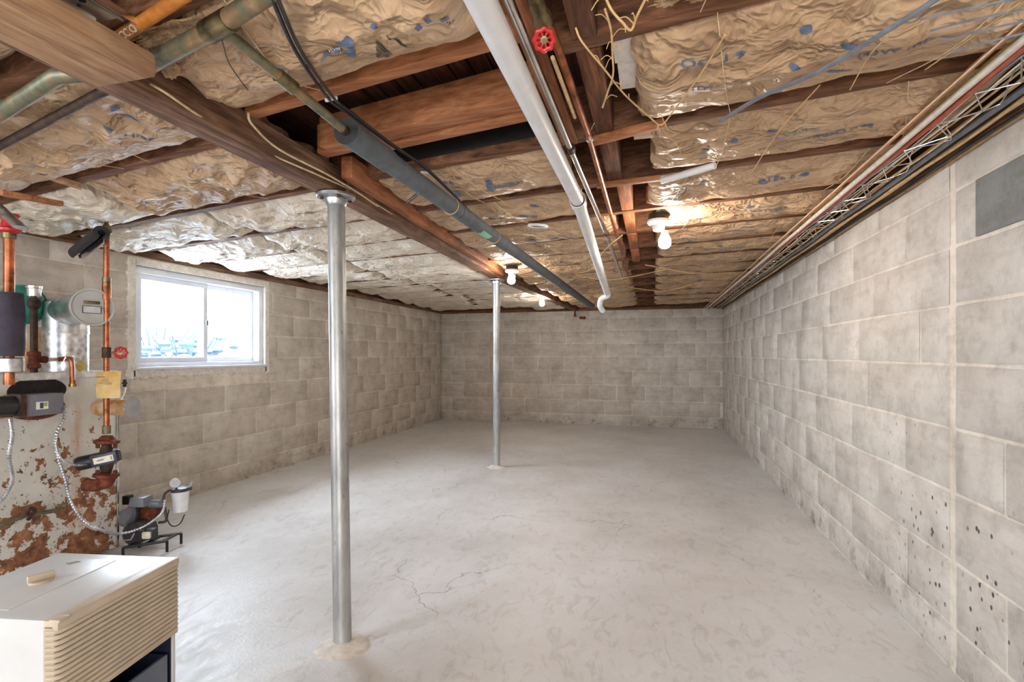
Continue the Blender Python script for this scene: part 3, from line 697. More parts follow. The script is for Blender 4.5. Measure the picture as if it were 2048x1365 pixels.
# --- middle section
mids = [1, 3]+list(range(4, len(bays)))
for k, bi in enumerate([0]+mids):
    k -= 1; a, c_ = bay(bi)
    if k == 0: c_ = 1.06-.05
    if k < 0: continue
    lb = ['crumpled tan insulation sheet with blue boomerang print and small text', 'printed tan insulation sheet just beyond the black opening', 'insulation sheet over the round white collar, between foam pipe and drain pipe'][k] if k < 3 else \
        'insulation sheet between beam and drain pipe, %s bay beyond round white collar' % ordn[k-3]
    x0 = bxc(c_+.22)+(.075 if a < 1.4 or a > 4.6 else .14)
    x1 = -.33 if k < 3 else -.20
    if a > 5: x0 = max(x0, (c_-YB+.03)/SH)
    if x0 > x1-.15: continue
    o, fn = batt(x0, x1, a, c_, 200+k, lb, sag=.015 if k else .025, wr_=.014 if k else .020, res=.011 if k < 2 else .014 if k < 4 else .022, ang=-.3)
    random.seed(400+k)
    Q = lambda pts: [P(*q, .68) for q in pts]
    if k == 0:
        printed(o, fn, [Q(((669, 55), (693, 38), (704, 44), (708, 48), (708, 63), (712, 77), (711, 96), (699, 94), (685, 85), (689, 74), (696, 64), (695, 59), (692, 55), (681, 58)))])
        printed(o, fn, [Q(((640, 94), (648, 82), (665, 64), (678, 60), (684, 67), (681, 79), (667, 82), (648, 90))), Q(((739, 17), (745, 8), (750, 7), (747, 14), (755, 17), (752, 21)))])
        tri = []
        def ln(p, q, w_=.0011):
            A, Bp = P(*p, .68), P(*q, .68); d_ = Vector((Bp[0]-A[0], Bp[1]-A[1], 0)).normalized(); n_ = Vector((-d_.y, d_.x, 0))*w_
            return [(A[0]-n_.x, A[1]-n_.y), (Bp[0]-n_.x, Bp[1]-n_.y), (Bp[0]+n_.x, Bp[1]+n_.y), (A[0]+n_.x, A[1]+n_.y)]
        for r_ in range(12): tri.append(ln((752+rnd(-1, 1), 46+r_*3.6), (752+30+rnd(-5, 3), 46+r_*3.6+28)))
        for r_ in range(5): tri.append(ln((773+r_*5, 31+r_*4.4), (773+r_*5+rnd(30, 42), 31+r_*4.4+rnd(28, 38))))
        printed(o, fn, tri, 'print_black', 'small_print')
        for r_ in range(7): printed(o, fn, [ln((658+r_*3.4, 66-r_*1.0), (663+r_*3.0, 80-r_*1.3), .0009)], 'label_cream', 'printed_stripe')
        for (cx_, cy_) in ((837, 17), (856, 4)): printed(o, fn, [Q(((cx_-9, cy_-4), (cx_+1, cy_-10), (cx_+9, cy_+3), (cx_-1, cy_+9)))])
        printed_text(o, fn, 'HAP', *P(838, 19, .68), .012, .9, 'label_cream'); printed(o, fn, [Q(((878, -2), (884, 10), (896, 6), (899, 12), (886, 15), (882, 14)))]); printed_text(o, fn, '"57', *P(900, 22, .68), .012, .5, 'print_black')
    elif k == 1:
        printed_text(o, fn, 'AowTEELAZ', *P(1020, 368, .68), .048, -.12, sx=.52); printed_text(o, fn, 'EIZ7', *P(1104, 386, .68), .042, -.1, 'print_pale', sx=.6)
        printed(o, fn, [Q(((970, 360), (978, 356), (986, 366), (984, 371), (992, 377), (976, 378))), Q(((904, 381), (915, 379), (922, 393), (910, 393))),
                        ell(*P(891, 365, .68), .008, .012), ell(*P(902, 364, .68), .008, .016), ell(*P(998, 388, .68), .008, .012), ell(*P(967, 404, .68), .007, .012), ell(*P(1032, 397, .68), .010, .010), ell(*P(1044, 388, .68), .02, .004)])
    elif k < 8:
        for q_ in range(6):
            x = rnd(x0+.1, x1-.1); printed(o, fn, [ell(x, yj(x, (a+c_)/2)+rnd(-.12, .12), rnd(.01, .03), rnd(.008, .016), rnd(0, 1))])
        x = rnd(-.9, -.5); printed_text(o, fn, random.choice(['TEEAw', 'OwEL']), x, yj(x, (a+c_)/2), .045, rnd(-.3, .1), 'print_pale', sx=.7)
# --- left-hand section
lords = ['first', 'second', 'third', 'fourth', 'fifth', 'sixth', 'seventh', 'eighth', 'ninth', 'tenth', 'eleventh', 'twelfth', 'thirteenth', 'fourteenth', 'fifteenth', 'sixteenth']
for i in range(len(bays)):
    a, c_ = bay(i)
    random.seed(90+i); split = rnd(-2.45, -2.15); bx = bxc((a+c_)/2+.27)-.07
    for j, (x0, x1) in enumerate(((split+.03, bx), (XL+.04, split-.03))):
        if j == 1 and i < 1: continue
        if c_ > 5: x0 = max(x0, (c_-YB+.05)/SH)
        if x0 > x1-.15: continue
        lb = 'pale creased insulation sheet %s, %s bay from the viewer' % ('against the left of the beam' if j == 0 else 'beside the left wall', lords[i])
        o, fn = batt(x0, x1, a, c_, 300+i*2+j, lb, 'kraft_paper' if (i in (1, 2) and j == 0) or i == 0 else 'window_lit_paper', sag=.022 if i < 7 else .016, wr_=.022 if i < 5 else .013, res=.013 if 0 < i < 5 else .024, ang=.55 if i < 5 else .25, rag=.02)
        if i < 9:
            for q in range(3):
                x = rnd(x0+.1, x1-.1); printed(o, fn, [ell(x, yj(x, (a+c_)/2)+rnd(-.1, .1), rnd(.01, .03), rnd(.008, .016), rnd(-.6, .6), 4 if q % 2 else 10)], 'print_blue' if i < 3 else 'print_pale')
        if i == 1 and j == 0:
            printed_text(o, fn, 'HIEEi', *P(283, 268, .68), .04, .9); printed_text(o, fn, 'B5', *P(232, 326, .68), .04, .2, 'print_black')
            printed(o, fn, [[P(*q, .68) for q in ((205, 232), (210, 228), (226, 237), (220, 241))]])
# fibreglass tufts
def fluff(p, size, seed, label):
    random.seed(seed); b = B(); bmesh.ops.create_icosphere(b.bm, subdivisions=5, radius=1)
    for v in b.bm.verts:
        n_ = v.co.normalized(); d = 1+.28*noise.noise(n_*2.2+Vector((seed, 0, 0)))+.16*noise.noise(n_*6)+.08*noise.noise(n_*15)
        v.co = Vector(p)+Vector((n_.x*size[0], n_.y*size[1], n_.z*size[2]))*d
    return tag(b.build('insulation_tuft', 'fibreglass', None), label, 'insulation')
fluff(atd(1425, -8, 1.07), (.12, .05, .03), 3, 'torn fibreglass tuft hanging at the top right edge')
fluff(onZ(372, 66, H+.69), (.13, .03, .018), 4, 'tan fibreglass tuft beside the corroded pipe at top left')
fluff(onZ(340, 130, H+.665), (.022, .02, .03), 5, 'small torn fibreglass tuft hanging by end of rough timber')
fluff(onZ(296, 100, H+.68), (.025, .02, .015), 6, 'ball of fibreglass left of the corroded pipe')
fluff(onZ(70, 215, H+.68), (.12, .03, .02), 7, 'dark fibreglass clump between the two left pipes')
# round white collar in the ceiling
q = onZ(1076, 452, H+.672); t_ = thing('duct_collar', 'round white collar ring in insulation between foam pipe and drain pipe', 'collar', q)
b = B(); b.torus(q, (.1, -.1, 1), .048, .007, 32, 8); b.build('ring', 'white_plastic', t_)
b = B(); b.lathe([(0, .046), (.006, .038), (.012, .0)], q, (.05, -.1, 1), 28); b.build('sleeve', 'black_plastic', t_)
# ------------------------------------------------------------------ columns
def column(top, bot, label, r, collar):
    t_ = thing('support_column', label, 'column', bot); d = (bot-top).normalized()
    b = B(); b.lathe([(0, r), (.012, r), (.5, r), ((top-bot).length*.62, r), ((top-bot).length-.01, r)], bot-(bot-top)*0+Vector((0,0,-.0)), top-bot, 32); b.build('pipe', 'column_paint', t_)
    R = .073
    b = B(); b.lathe([(-.012, R*.96), (-.009, R), (-.001, R), (.0, R*.96)], top+Vector((0,0,.002)), (0,0,1), 36)
    b.lathe([(-.04, r+.002), (-.03, r+.007), (-.016, r+.009), (-.012, r+.006)], top, (0,0,1), 30)
    pt = b.build('top_plate', 'galvanised', t_)
    b = B()
    for k in range(4):
        a = PI/4+k*PI/2; p = top+Vector((math.cos(a)*R*.72, math.sin(a)*R*.72, -.013)); b.lathe([(0, .008), (-.005, .008), (-.006, .0)], p, (0,0,1), 6)
    b.build('bolt', 'dark_iron', pt)
    random.seed(2); b = B(); n = 26
    c0 = b.bm.verts.new(bot+Vector((0,0,.022))); rg = []
    for (rr, zz) in ((r+.004, .02), (r*1.8, .010), (r*2.7*collar, .004), (r*3.0*collar, -.002)):
        rg.append([b.bm.verts.new(bot+Vector((math.cos(2*PI*k/n)*rr*(1+rnd(-.12, .16)), math.sin(2*PI*k/n)*rr*(1+rnd(-.12, .16)), zz+rnd(-.002, .003)))) for k in range(n)])
    for k in range(n): b.bm.faces.new((c0, rg[0][k], rg[0][(k+1) % n]))
    for A, Bq in zip(rg, rg[1:]):
        for k in range(n): b.bm.faces.new((A[k], Bq[k], Bq[(k+1) % n], A[(k+1) % n]))
    b.build('base_collar', 'parge_trim', t_); return t_
c1b.z = 0; c2b.z = 0
column(c1t, c1b, 'near galvanised steel column with round top plate and crumbly mortar base', .0325, 1)
column(c2t, c2b, 'far galvanised steel column standing in front of the back wall', .0335, .9)
# ------------------------------------------------------------------ light bulbs
def bulb(base, c_, label, up=.66):
    t_ = thing('light_bulb', label, 'light', (base.x, base.y, base.z-.1))
    b = B(); b.lathe([(0, .055), (-.012, .056), (-.02, .050), (-.026, .032), (-.05, .028), (-.055, .02)], base, (0,0,1), 28); b.build('socket', 'socket_white', t_)
    b = B(); b.lathe([(0, .05), (.03, .05)], base, (0,0,1), 12); b.build('junction_box', 'junction_black', t_)
    b = B(); b.lathe([(.058, .014), (.045, .016), (.032, .022), (.02, .028), (.0, .031), (-.015, .0285), (-.026, .018), (-.031, .0)], c_, (0,0,1), 24); b.build('globe', 'bulb_glow', t_)
q = atd(1317, 441, 2.63); bulb(q, Vector((q.x+.03, q.y, q.z-.115)), 'lit bare bulb in white socket on the right side of ceiling')
q = atd(1024, 540, 4.17); bulb(q, Vector((q.x-.005, q.y, q.z-.085)), 'lit bare bulb beside top of the far steel column')
q = atd(1084, 588, 6.3); bulb(q, Vector((q.x, q.y, q.z-.12)), 'lit bare bulb farthest back, left of the beam near the back wall')
for x, y, lb in ((-.1, -.45, 'added fill bulb on the ceiling just behind the viewer'), (-2.0, -.7, 'added fill bulb on the ceiling behind the viewer, near the left wall'), (-.7, -1.9, 'added fill bulb on the ceiling behind the viewer, farthest back')): bulb(Vector((x, y, H+.675)), Vector((x, y, H+.56)), lb)  # unseen bulbs added behind the camera to brighten the near side
# ------------------------------------------------------------------ overhead pipes
t_ = thing('drain_pipe', 'white plastic drain pipe running overhead down the middle to back wall', 'pipe', (-.28, 1.9, H+.55))
pA = Vector((-.254, .3, H+.545)); pB = atd(1155, 400, 1.93); pC = atd(1214, 585, 3.9)
pA = pB+(pB-atd(962, 0, .82))*-1.6
b = B(); b.tube([pA, pB, pC], .0245, 24); b.build('pipe', 'white_plastic', t_)
ax = (pC-pB).normalized(); b = B(); b.lathe([(0, .024), (0, .030), (.05, .030), (.05, .024)], pB, ax, 24); b.build('coupling', 'white_plastic', t_)
b = B(); b.lathe([(-.006, .0255), (-.006, .027), (0, .027), (0, .0255)], pB, ax, 24); tag(b.build('clamp', 'dark_iron', t_), 'dark clamp ring')
pD = atd(1212, 592, 4.0); b = B(); b.tube(curve([pC, pC+Vector((0,.05,-.02)), atd(1203, 598, 4.1), atd(1200, 612, 4.15), atd(1206, 622, 4.2)], 6), .022, 16); b.build('elbow', 'white_plastic', t_)
# grey foam-insulated pipe
t_ = thing('foam_insulated_pipe', 'pipe in grey foam insulation running overhead beside the beam', 'pipe', (-.78, 3, H+.6))
f0 = atd(692, 262, 1.38); f1 = atd(775, 322, 1.62); f2 = atd(1184, 613, 6.2)
b = B(); b.tube([f0, f1], .036, 26); s1 = b.build('foam_sleeve', 'foam_grey', t_)
b = B(); d = (f1-f0).normalized(); b.lathe([(-.001, .0125), (-.001, .0355), (.004, .036)], f0, d, 26); b.build('cut_end', 'foam_dark', s1)
L = (f2-f1).length; cuts = [0, .12, .30, .55, 1.0]
for a, c_ in zip(cuts, cuts[1:]):
    p, q2 = f1+(f2-f1)*a+d*.006, f1+(f2-f1)*c_-d*.004; b = B(); b.tube([p, q2], .0325, 24); b.build('foam_sleeve', 'foam_grey', t_)
b = B(); b.tube([f0-d*.02, f1, f2+(f2-f1).normalized()*.05], .013, 14); b.build('pipe', 'dark_iron', t_)
lp = atd(963, 458, 2.48); dd = (f2-f1).normalized(); pp = f1+dd*((lp-f1).dot(dd))
b = B(); n = 8; side = dd.cross(Vector((0,0,1))).normalized(); upv = side.cross(dd)
vs = []
for i in range(2):
    for k in range(n+1):
        a = -PI/2-.1+k/n*1.1-.2; vs.append(b.bm.verts.new(pp+dd*(i*.12-.06)+(side*math.cos(a)+upv*math.sin(a))*.0334))
for k in range(n): b.bm.faces.new((vs[k], vs[k+1], vs[n+2+k], vs[n+1+k]))
b.build('sticker', 'green_label', t_)
b = B(); b.torus(f1+dd*1.05, dd, .034, .002, 24, 6); b.torus(f1+dd*.5, dd, .034, .002, 24, 6); tag(b.build('cable_tie', 'cord_tan', t_), 'tan tie')
# bare continuation and the corroded cross pipe
t_ = thing('corroded_pipe', 'greenish corroded copper pipe crossing at top left with tee branch', 'pipe', (-.9, .8, H+.6))
e0 = onZ(437, 52, H+.65); b = B(); b.tube([onZ(560, -30, H+.65), e0, onZ(290, 135, H+.65), onZ(115, 152, H+.645), onZ(0, 228, H+.645), onZ(-80, 280, H+.645)], .0185, 18); b.build('pipe', 'corroded_pipe', t_)
b = B(); b.tube([e0, f0-d*.02], .0115, 16); b.build('branch_pipe', 'corroded_pipe', t_)
dm = (f0-e0).normalized(); b = B(); b.lathe([(0, .013), (0, .016), (.05, .016), (.05, .013)], e0+dm*.15, dm, 16); b.build('fitting', 'aged_brass', t_); b = B()
da = (onZ(290, 135, H+.65)-e0).normalized(); b.lathe([(-.04, .018), (-.04, .022), (.04, .022), (.04, .018)], e0, da, 18); b.build('fitting', 'aged_brass', t_)
b = B(); b.tube([onZ(-40, 314, H+.64), onZ(0, 292, H+.64), onZ(200, 186, H+.64), onZ(235, 168, H+.64)], .0115, 14); tag(b.build('steel_pipe', 'dark_iron', None), 'thin dark steel pipe left of the beam below corroded pipe', 'pipe')
t_ = thing('orange_pipe', 'orange painted pipe with white lettering at top left', 'pipe', (-1.1, .9, H+.7))
oa, ob_ = onZ(205, 97, H+.675), onZ(400, -30, H+.675); b = B(); b.tube([oa, ob_], .0125, 18); b.build('pipe', 'cord_orange', t_)
od = (ob_-oa).normalized()
cu = bpy.data.curves.new('t', 'FONT'); cu.body = 'CCIO'; cu.size = .026; cu.offset = .0008
obx = bpy.data.objects.new('t', cu); C.objects.link(obx); me = bpy.data.meshes.new_from_object(obx.evaluated_get(bpy.context.evaluated_depsgraph_get()))
b = B(); b.bm.from_mesh(me); bpy.data.objects.remove(obx)
base = oa+od*.10; sv = (base-camo.location).cross(od).normalized()
for v in b.bm.verts:
    hh = (v.co.y/.019-.5)*1.9; nrm = (camo.location-base).normalized(); nrm = (nrm-od*nrm.dot(od)).normalized()
    v.co = base+od*v.co.x+(nrm*math.cos(hh*.6)+sv*math.sin(hh*.6))*.0131
b.build('lettering', 'white_plastic', t_, smooth=0)
# galvanised steel track
t_ = thing('steel_track', 'bright galvanised steel channel at top left beside the rough timber', 'track', (-1.12, .8, H+.72))
tq = onZ(232, 42, H+.675); tx, ty = tq.x-.01, tq.y
b = B(); b.bb((tx-.045, ty-.9, H+0.6800), (tx+.03, ty, H+0.6815)); b.bb((tx-.045, ty-.9, H+0.6700), (tx-.0435, ty, H+0.6815)); b.bb((tx+.0285, ty-.9, H+0.6700), (tx+.03, ty, H+0.6815))
b.bb((tx+.034, ty-.9, H+0.6770), (tx+.055, ty+.02, H+0.6785)); b.bb((tx+.053, ty-.9, H+.665), (tx+.055, ty+.02, H+0.6785)); b.build('channel', 'chrome', t_, smooth=0)
b = B(); b.lathe([(0, .007), (.002, .007)], (tx+.002, ty-.06, H+0.6785), (0,0,1), 14); b.lathe([(0, .004), (.002, .004)], (tx-.02, ty-.05, H+0.6785), (0,0,1), 12); b.build('screw_hole', 'cord_black', t_)
# chrome and copper pipes
t_ = thing('steel_pipe', 'slim steel pipe running overhead just right of white drain pipe', 'pipe', (-.25, 2, H+.65))
b = B(); b.tube([atd(985, -75, .88), atd(1017, 0, .968), atd(1140, 294, 1.654), atd(1212, 466, 2.82), atd(1245, 560, 4.6)], .0105, 16); b.build('pipe', 'chrome', t_)
for (px, py, dd_) in ((1140, 294, 1.654), (1212, 466, 2.82)):
    p = atd(px, py, dd_); b = B(); b.lathe([(0, .011), (0, .0145), (.03, .0145), (.03, .011)], p, (0.02, 1, 0), 16); b.build('coupling', 'dark_iron', t_)
t_ = thing('copper_pipe', 'copper pipe running overhead right of the orange board', 'pipe', (-.2, 2, H+.65))
b = B(); b.tube([atd(1098, 50, 1.06), atd(1113, 89, 1.107), atd(1178, 273, 1.574), atd(1232, 466, 2.83), atd(1262, 565, 4.7)], .0095, 16); b.build('pipe', 'copper', t_)
p = atd(1178, 273, 1.574); b = B(); b.lathe([(0, .01), (0, .014), (.014, .014), (.014, .01)], p, (0.05, 1, 0), 16); b.tube([p+Vector((0,0,.01)), p+Vector((.02,0,.05))], .002, 6); b.build('clamp', 'chrome', t_)
b = B(); b.tube([atd(1105, 115, 1.12), atd(1150, 235, 1.45)], .005, 8); tag(b.build('wood_dowel', 'cord_tan', None), 'thin tan stick lying beside the copper pipe', 'stick')
# second copper line along the far end, tangled
b = B(); b.tube(curve([atd(1236, 470, 2.7), atd(1250, 500, 3.1), atd(1246, 530, 3.5), atd(1262, 560, 4.2)], 6), .006, 8); tag(b.build('copper_tube', 'old_copper', None), 'bent thin copper tube near ceiling left of right bulb', 'pipe')
def wheel(p, ax, R, mat, parent, lobes=8):
    b = B(); ax = Vector(ax).normalized(); b.torus(p, ax, R*.8, R*.22, 56, 8, lobes, .08)
    a = Vector((0,0,1)) if abs(ax.z) < .9 else Vector((1,0,0)); u = (a-ax*a.dot(ax)).normalized(); v = ax.cross(u)
    for k in range(lobes):
        th = 2*PI*(k+.5)/lobes; dr = u*math.cos(th)+v*math.sin(th); b.tube([Vector(p)+dr*R*.25, Vector(p)+dr*R*.75], R*.11, 6)
    w_ = b.build('handwheel', mat, parent)
    b = B(); b.lathe([(-R*.15, R*.3), (R*.18, R*.32), (R*.2, R*.16), (R*.05, R*.14)], p, ax, 16); b.build('hub', 'aged_brass', w_); return w_
t_ = thing('gate_valve', 'overhead gate valve with red handwheel between the pipes', 'valve', atd(1092, 40, 1.03))
pv = atd(1088, 80, 1.0); b = B(); b.lathe([(0, .012), (.01, .018), (.03, .02), (.045, .015), (.06, .017), (.09, .014), (.14, .016)], atd(1092, 56, 1.05), (-.1, -1, .15), 18); b.build('body', 'aged_brass', t_)
b = B(); b.tube([pv, atd(1092, 45, 1.04)], .005, 8); b.build('stem', 'brass', t_)
wheel(pv, (camo.location-pv)+Vector((0,.2,0)), .0215, 'valve_red', t_)
# ------------------------------------------------------------------ black cables beside the foam pipe
def cable(name, pts, r, mat, label, cat='cable', n=8, seg=7, group=None):
    b = B(); b.tube(curve(pts, n), r, seg); return tag(b.build(name, mat, None), label, cat, group)
def zz(px, py, z): return onZ(px, py, H+z)
for k, (dx, lb) in enumerate(((0, 'left of two black cables curving down to the foam pipe'), (11, 'right of two black cables curving down to the foam pipe'))):
    cable('black_cable', [zz(533+dx, -40, .635), zz(546+dx, 0, .635), zz(590+dx, 100, .635), zz(640+dx, 175, .64), zz(663+dx, 203, .65), zz(692+dx*.8, 224, .645), zz(775+dx*.4, 285, .645), zz(857+dx*.3, 343, .65), zz(945, 428, .655), zz(1010, 490, .66), zz(1135, 588, .655)], .0042, 'cord_black', lb)
b = B()
for (px, py) in ((657, 200), (668, 197)):
    p = zz(px, py, .652); b.box(p, (.018, .006, .008), None, .001)
tag(b.build('cable_staple', 'white_plastic', None), 'white clips holding the two black cables to orange joist', 'clip')
b = B(); p = zz(850, 345, .655); b.box(p, (.03, .006, .006), Matrix.Rotation(.5, 4, 'Z'), .001); tag(b.build('cable_staple', 'white_plastic', None), 'white clip on black cables halfway along the foam pipe', 'clip')
cable('white_cable', [zz(285, 160, .655), zz(330, 185, .63), zz(420, 245, .63), zz(540, 308, .63), zz(640, 352, .63), zz(720, 390, .655), zz(800, 440, .655), zz(900, 510, .665)], .0032, 'cord_cream', 'cream cable running along the side face of the beam')
cable('white_cable', [zz(496, 225, .68), zz(505, 250, .66), zz(560, 300, .645), zz(660, 352, .64), zz(740, 402, .65), zz(800, 448, .655)], .0035, 'cord_cream', 'cream cable dropping from open bay to the beam top')
cable('dark_wire', [zz(437, 55, .645), zz(448, 95, .63), zz(460, 130, .62), zz(495, 180, .61)], .0012, 'wire_dark', 'thin dark wire hanging from the corroded pipe tee')
cable('black_cable', [zz(815, 405, .63), zz(840, 384, .64)], .006, 'cord_black', 'short black pipe stub crossing left of the foam pipe', n=4)
# ------------------------------------------------------------------ cable bundle along the right wall
random.seed(21)
specs = [(.700, .640, .0022, 'cord_white', 'thin white wire forming the left edge of cable bundle', .003),
         (.714, .650, .0060, 'cord_orange', 'orange-brown cable at the upper left of the bundle', .003),
         (.737, .636, .0085, 'cord_white', 'thick white cable, fattest in the bundle', .004),
         (.746, .654, .0050, 'cord_yellow', 'olive yellow cable beside the thick white one', .005),
         (.757, .636, .0072, 'cord_red', 'brick red cable in the bundle', .006),
         (.765, .640, .0045, 'cord_green', 'dull green cable in the bundle', .007),
         (.760, .630, .0028, 'cord_grey', 'slim grey cable under the green cable', .009),
         (.776, .640, .0022, 'cord_white', 'slim white zigzagging wire in the middle of the bundle', .014),
         (.786, .632, .0022, 'cord_white', 'second slim white wire weaving through the bundle', .014),
         (.800, .640, .0035, 'cord_cream', 'cream cable at the lower side of the left bundle', .006),
         (.808, .634, .0030, 'cord_tan', 'tan cable at the lower side of left bundle', .005),
         (.846, .636, .0030, 'cord_cream', 'single cream cable crossing the dark gap', .012),
         (.872, .655, .0050, 'cord_tan2', 'brown cable left of the grey conduit by the wall', .006),
         (.890, .648, .0095, 'cord_grey', 'thick blue-grey conduit along the right wall', .006),
         (.908, .634, .0055, 'cord_tan', 'tan cable hugging the right wall top', .006),
         (.922, .642, .0050, 'cord_cream', 'cream cable hugging the right wall top', .006),
         (.940, .626, .0045, 'cord_black', 'black cable lowest along the right wall', .005),
         (.962, .632, .0050, 'cord_tan2', 'brown cable tight against the top of right wall', .004)]
for (x, z_, r, mat, lb, wig) in specs:
    pts = []; y = .35; s0 = rnd(0, 50)
    while y < YB-.03:
        f_ = 1 if y < 4 else .8
        pts.append(Vector((x-.0*y+noise.noise(Vector((y*2.1, s0, 0)))*wig*1.4, y, H+z_+.012+noise.noise(Vector((y*1.7, s0, 9)))*wig*1.2)))
        y += .11
    b = B(); b.tube(pts, r, 7); tag(b.build('cable', mat, None), lb, 'cable')
# zigzag tie wires and support nails of the bundle
b = B(); y = 1.0; k = 0; pts = []
while y < 6.5: pts.append(Vector((.765 if k % 2 else .822, y, H+.628+(.012 if k % 2 else 0)))); y += rnd(.06, .13); k += 1
b.tube(pts, .0018, 5); tag(b.build('zigzag_wire', 'silver_tape', None), 'shiny zigzag wire laced through the cable bundle', 'wire')
b = B(); y = 1.3; k = 0; pts = []
while y < 5.5: pts.append(Vector((.79 if k % 2 else .845, y, H+.63+(.012 if k % 2 else 0)))); y += rnd(.09, .2); k += 1
b.tube(curve(pts, 3), .0016, 5); tag(b.build('zigzag_wire', 'silver_tape', None), 'second shiny wire looping below cable bundle', 'wire')
# grey flat conduit crossing under the largest batt, thin strips
b = B(); b.tube(curve([zz(1440, 243, .655), zz(1520, 195, .64), zz(1640, 142, .625), zz(1760, 70, .62), zz(1870, 0, .625), zz(1950, -60, .64)], 8), .0085, 10, flat=(.45, 1)); tag(b.build('grey_strap', 'cord_grey', None), 'flat grey strap crossing diagonally under the largest insulation sheet', 'strap')
for k in range(4):
    b = B(); b.tube(curve([zz(1840+20*k, 40+22*k, .62), zz(1930+15*k, 18+22*k, .618), zz(2060, -8+24*k, .62)], 5), .0022, 6)
    tag(b.build('grey_wire', 'cord_grey', None), 'thin grey wire fanning out to the top right corner, %s of four' % ['uppermost', 'second', 'third', 'lowest'][k], 'wire', 'grey wires fanning to the top right corner')
t_ = thing('plastic_tube', 'short white plastic tube at front edge of second right-hand insulation sheet', 'tube', zz(1370, 348, .61))
b = B(); b.lathe([(0, .008), (0, .011), (.06, .011), (.12, .012), (.2, .011), (.2, .008)], zz(1323, 362, .615), zz(1420, 334, .615)-zz(1323, 362, .615), 14); b.build('tube_body', 'white_plastic', t_)
# springy wire rods holding the batts, and hanging vine roots
random.seed(31)
for (o, fn, x0, x1, y0, y1) in BATTS:
    if y0 > 5.2 or x0 < -2.6: continue
    n_ = 2 if x0 > -.2 else 1
    for k in range(n_):
        m_ = x0+(x1-x0)*(k+.5)/n_; xa = m_+rnd(-.08, .08); xb = max(x0, min(x1, xa+rnd(-.12, .16)))
        z0 = zJ(y0)
        pts = [Vector((xa, yj(xa, y0-.02), z0-.006)), Vector(((xa+xb)/2, yj((xa+xb)/2, (y0+y1)/2), fn((xa+xb)/2, (y0+y1)/2)-.010)), Vector((xb, yj(xb, y1+.04), z0-.006))]
        b = B(); b.tube(curve(pts, 4), .0011, 5)
        lb = o['label'].split(',')[0].replace('insulation sheet', 'sheet'); ex = o['label'].split(',')[1] if ',' in o['label'] else ''
        nm = (('left ' if k == 0 else 'right ') if n_ == 2 else '')+'wire rod under the '+lb+(','+ex if ex else '')
        tag(b.build('support_rod', 'string_pale', None), ' '.join(nm.split()[:16]), 'wire', 'wire rods bracing the insulation')
def root(pts, label, r=.0022, twigs=6, seed=1):
    random.seed(seed); c_ = curve(pts, 6); b = B(); b.tube(c_, r, 6)
    for k in range(twigs):
        p = random.choice(c_[2:-2]); q = p+Vector((rnd(-.03, .03), rnd(-.02, .02), rnd(-.03, .02))); b.tube(curve([p, (p+q)/2+Vector((0, 0, .008)), q], 3), r*.45, 4)
    tag(b.build('vine_root', 'twig', None), label, 'root')
root([zz(1200, -30, .64), zz(1222, 18, .62), zz(1245, 45, .60), zz(1262, 60, .60), zz(1275, 30, .61), zz(1295, -10, .63)], 'dry root looping down at top right of the red valve wheel', .0024, 6, 2)
root([zz(1151, 55, .64), zz(1165, 85, .62), zz(1210, 140, .60), zz(1250, 190, .60), zz(1300, 235, .61), zz(1322, 250, .61), zz(1345, 225, .62), zz(1400, 150, .63), zz(1450, 70, .64)], 'long dry root hanging in a deep V in front of largest insulation sheet', .002, 9, 3)
root([zz(1210, 18, .63), zz(1222, 60, .62), zz(1225, 110, .61), zz(1226, 150, .60), zz(1215, 185, .60), zz(1205, 215, .60)], 'dry root hanging straight down by the white board patch', .0022, 8, 4)
root([zz(905, 338, .64), zz(960, 378, .62), zz(1010, 405, .63)], 'thin root across the printed insulation beyond the black opening', .0012, 3, 5)
root([zz(1640, 170, .63), zz(1560, 260, .62), zz(1500, 350, .63)], 'long pale wire crossing two right-hand insulation sheets', .0015, 0, 6)
root([zz(1790, 60, .63), zz(1740, 110, .62), zz(1700, 180, .63)], 'pale wire crossing the right end of the largest insulation sheet', .0013, 0, 7)
root([zz(2040, 5, .62), zz(1950, 70, .62), zz(1850, 140, .63)], 'pale wire at right end of largest sheet close to cable bundle', .0014, 0, 8)
root([atd(0, 130, 1.35), atd(90, 215, 1.45), atd(190, 275, 1.6), atd(300, 325, 1.8)], 'long thin string sagging across the left ceiling', .0011, 0, 9)
root([atd(40, 150, 1.38), atd(165, 200, 1.4), atd(280, 245, 1.6)], 'thin string above the sagging one at left', .001, 0, 10)
root([atd(1245, 470, 2.6), atd(1210, 500, 3.0), atd(1180, 540, 3.6), atd(1150, 548, 3.9), atd(1220, 560, 4.0), atd(1330, 540, 4.0)], 'loose cream cable draped between drain pipe and right bulb', .003, 2, 11)
root([atd(1290, 530, 3.6), atd(1390, 547, 3.8), atd(1470, 545, 4.0)], 'white cable sagging behind the right bulb', .003, 0, 12)
root([atd(1255, 575, 4.9), atd(1330, 582, 5.0), atd(1400, 565, 4.8), atd(1450, 560, 4.9)], 'cream cable draped along the far ceiling at right', .0035, 1, 13)
root([atd(1325, 260, 1.62), atd(1360, 300, 1.7), atd(1352, 330, 1.8)], 'thin hooked wire hanging beside second right-hand sheet', .0012, 0, 14)
cable('hooked_wire', [zz(1372, 372, .70), zz(1370, 385, .672), zz(1352, 402, .665), zz(1358, 410, .662), zz(1368, 402, .662)], .0016, 'wire_dark', 'small dark hook-shaped wire in front of the right bulb', 'wire', 5)
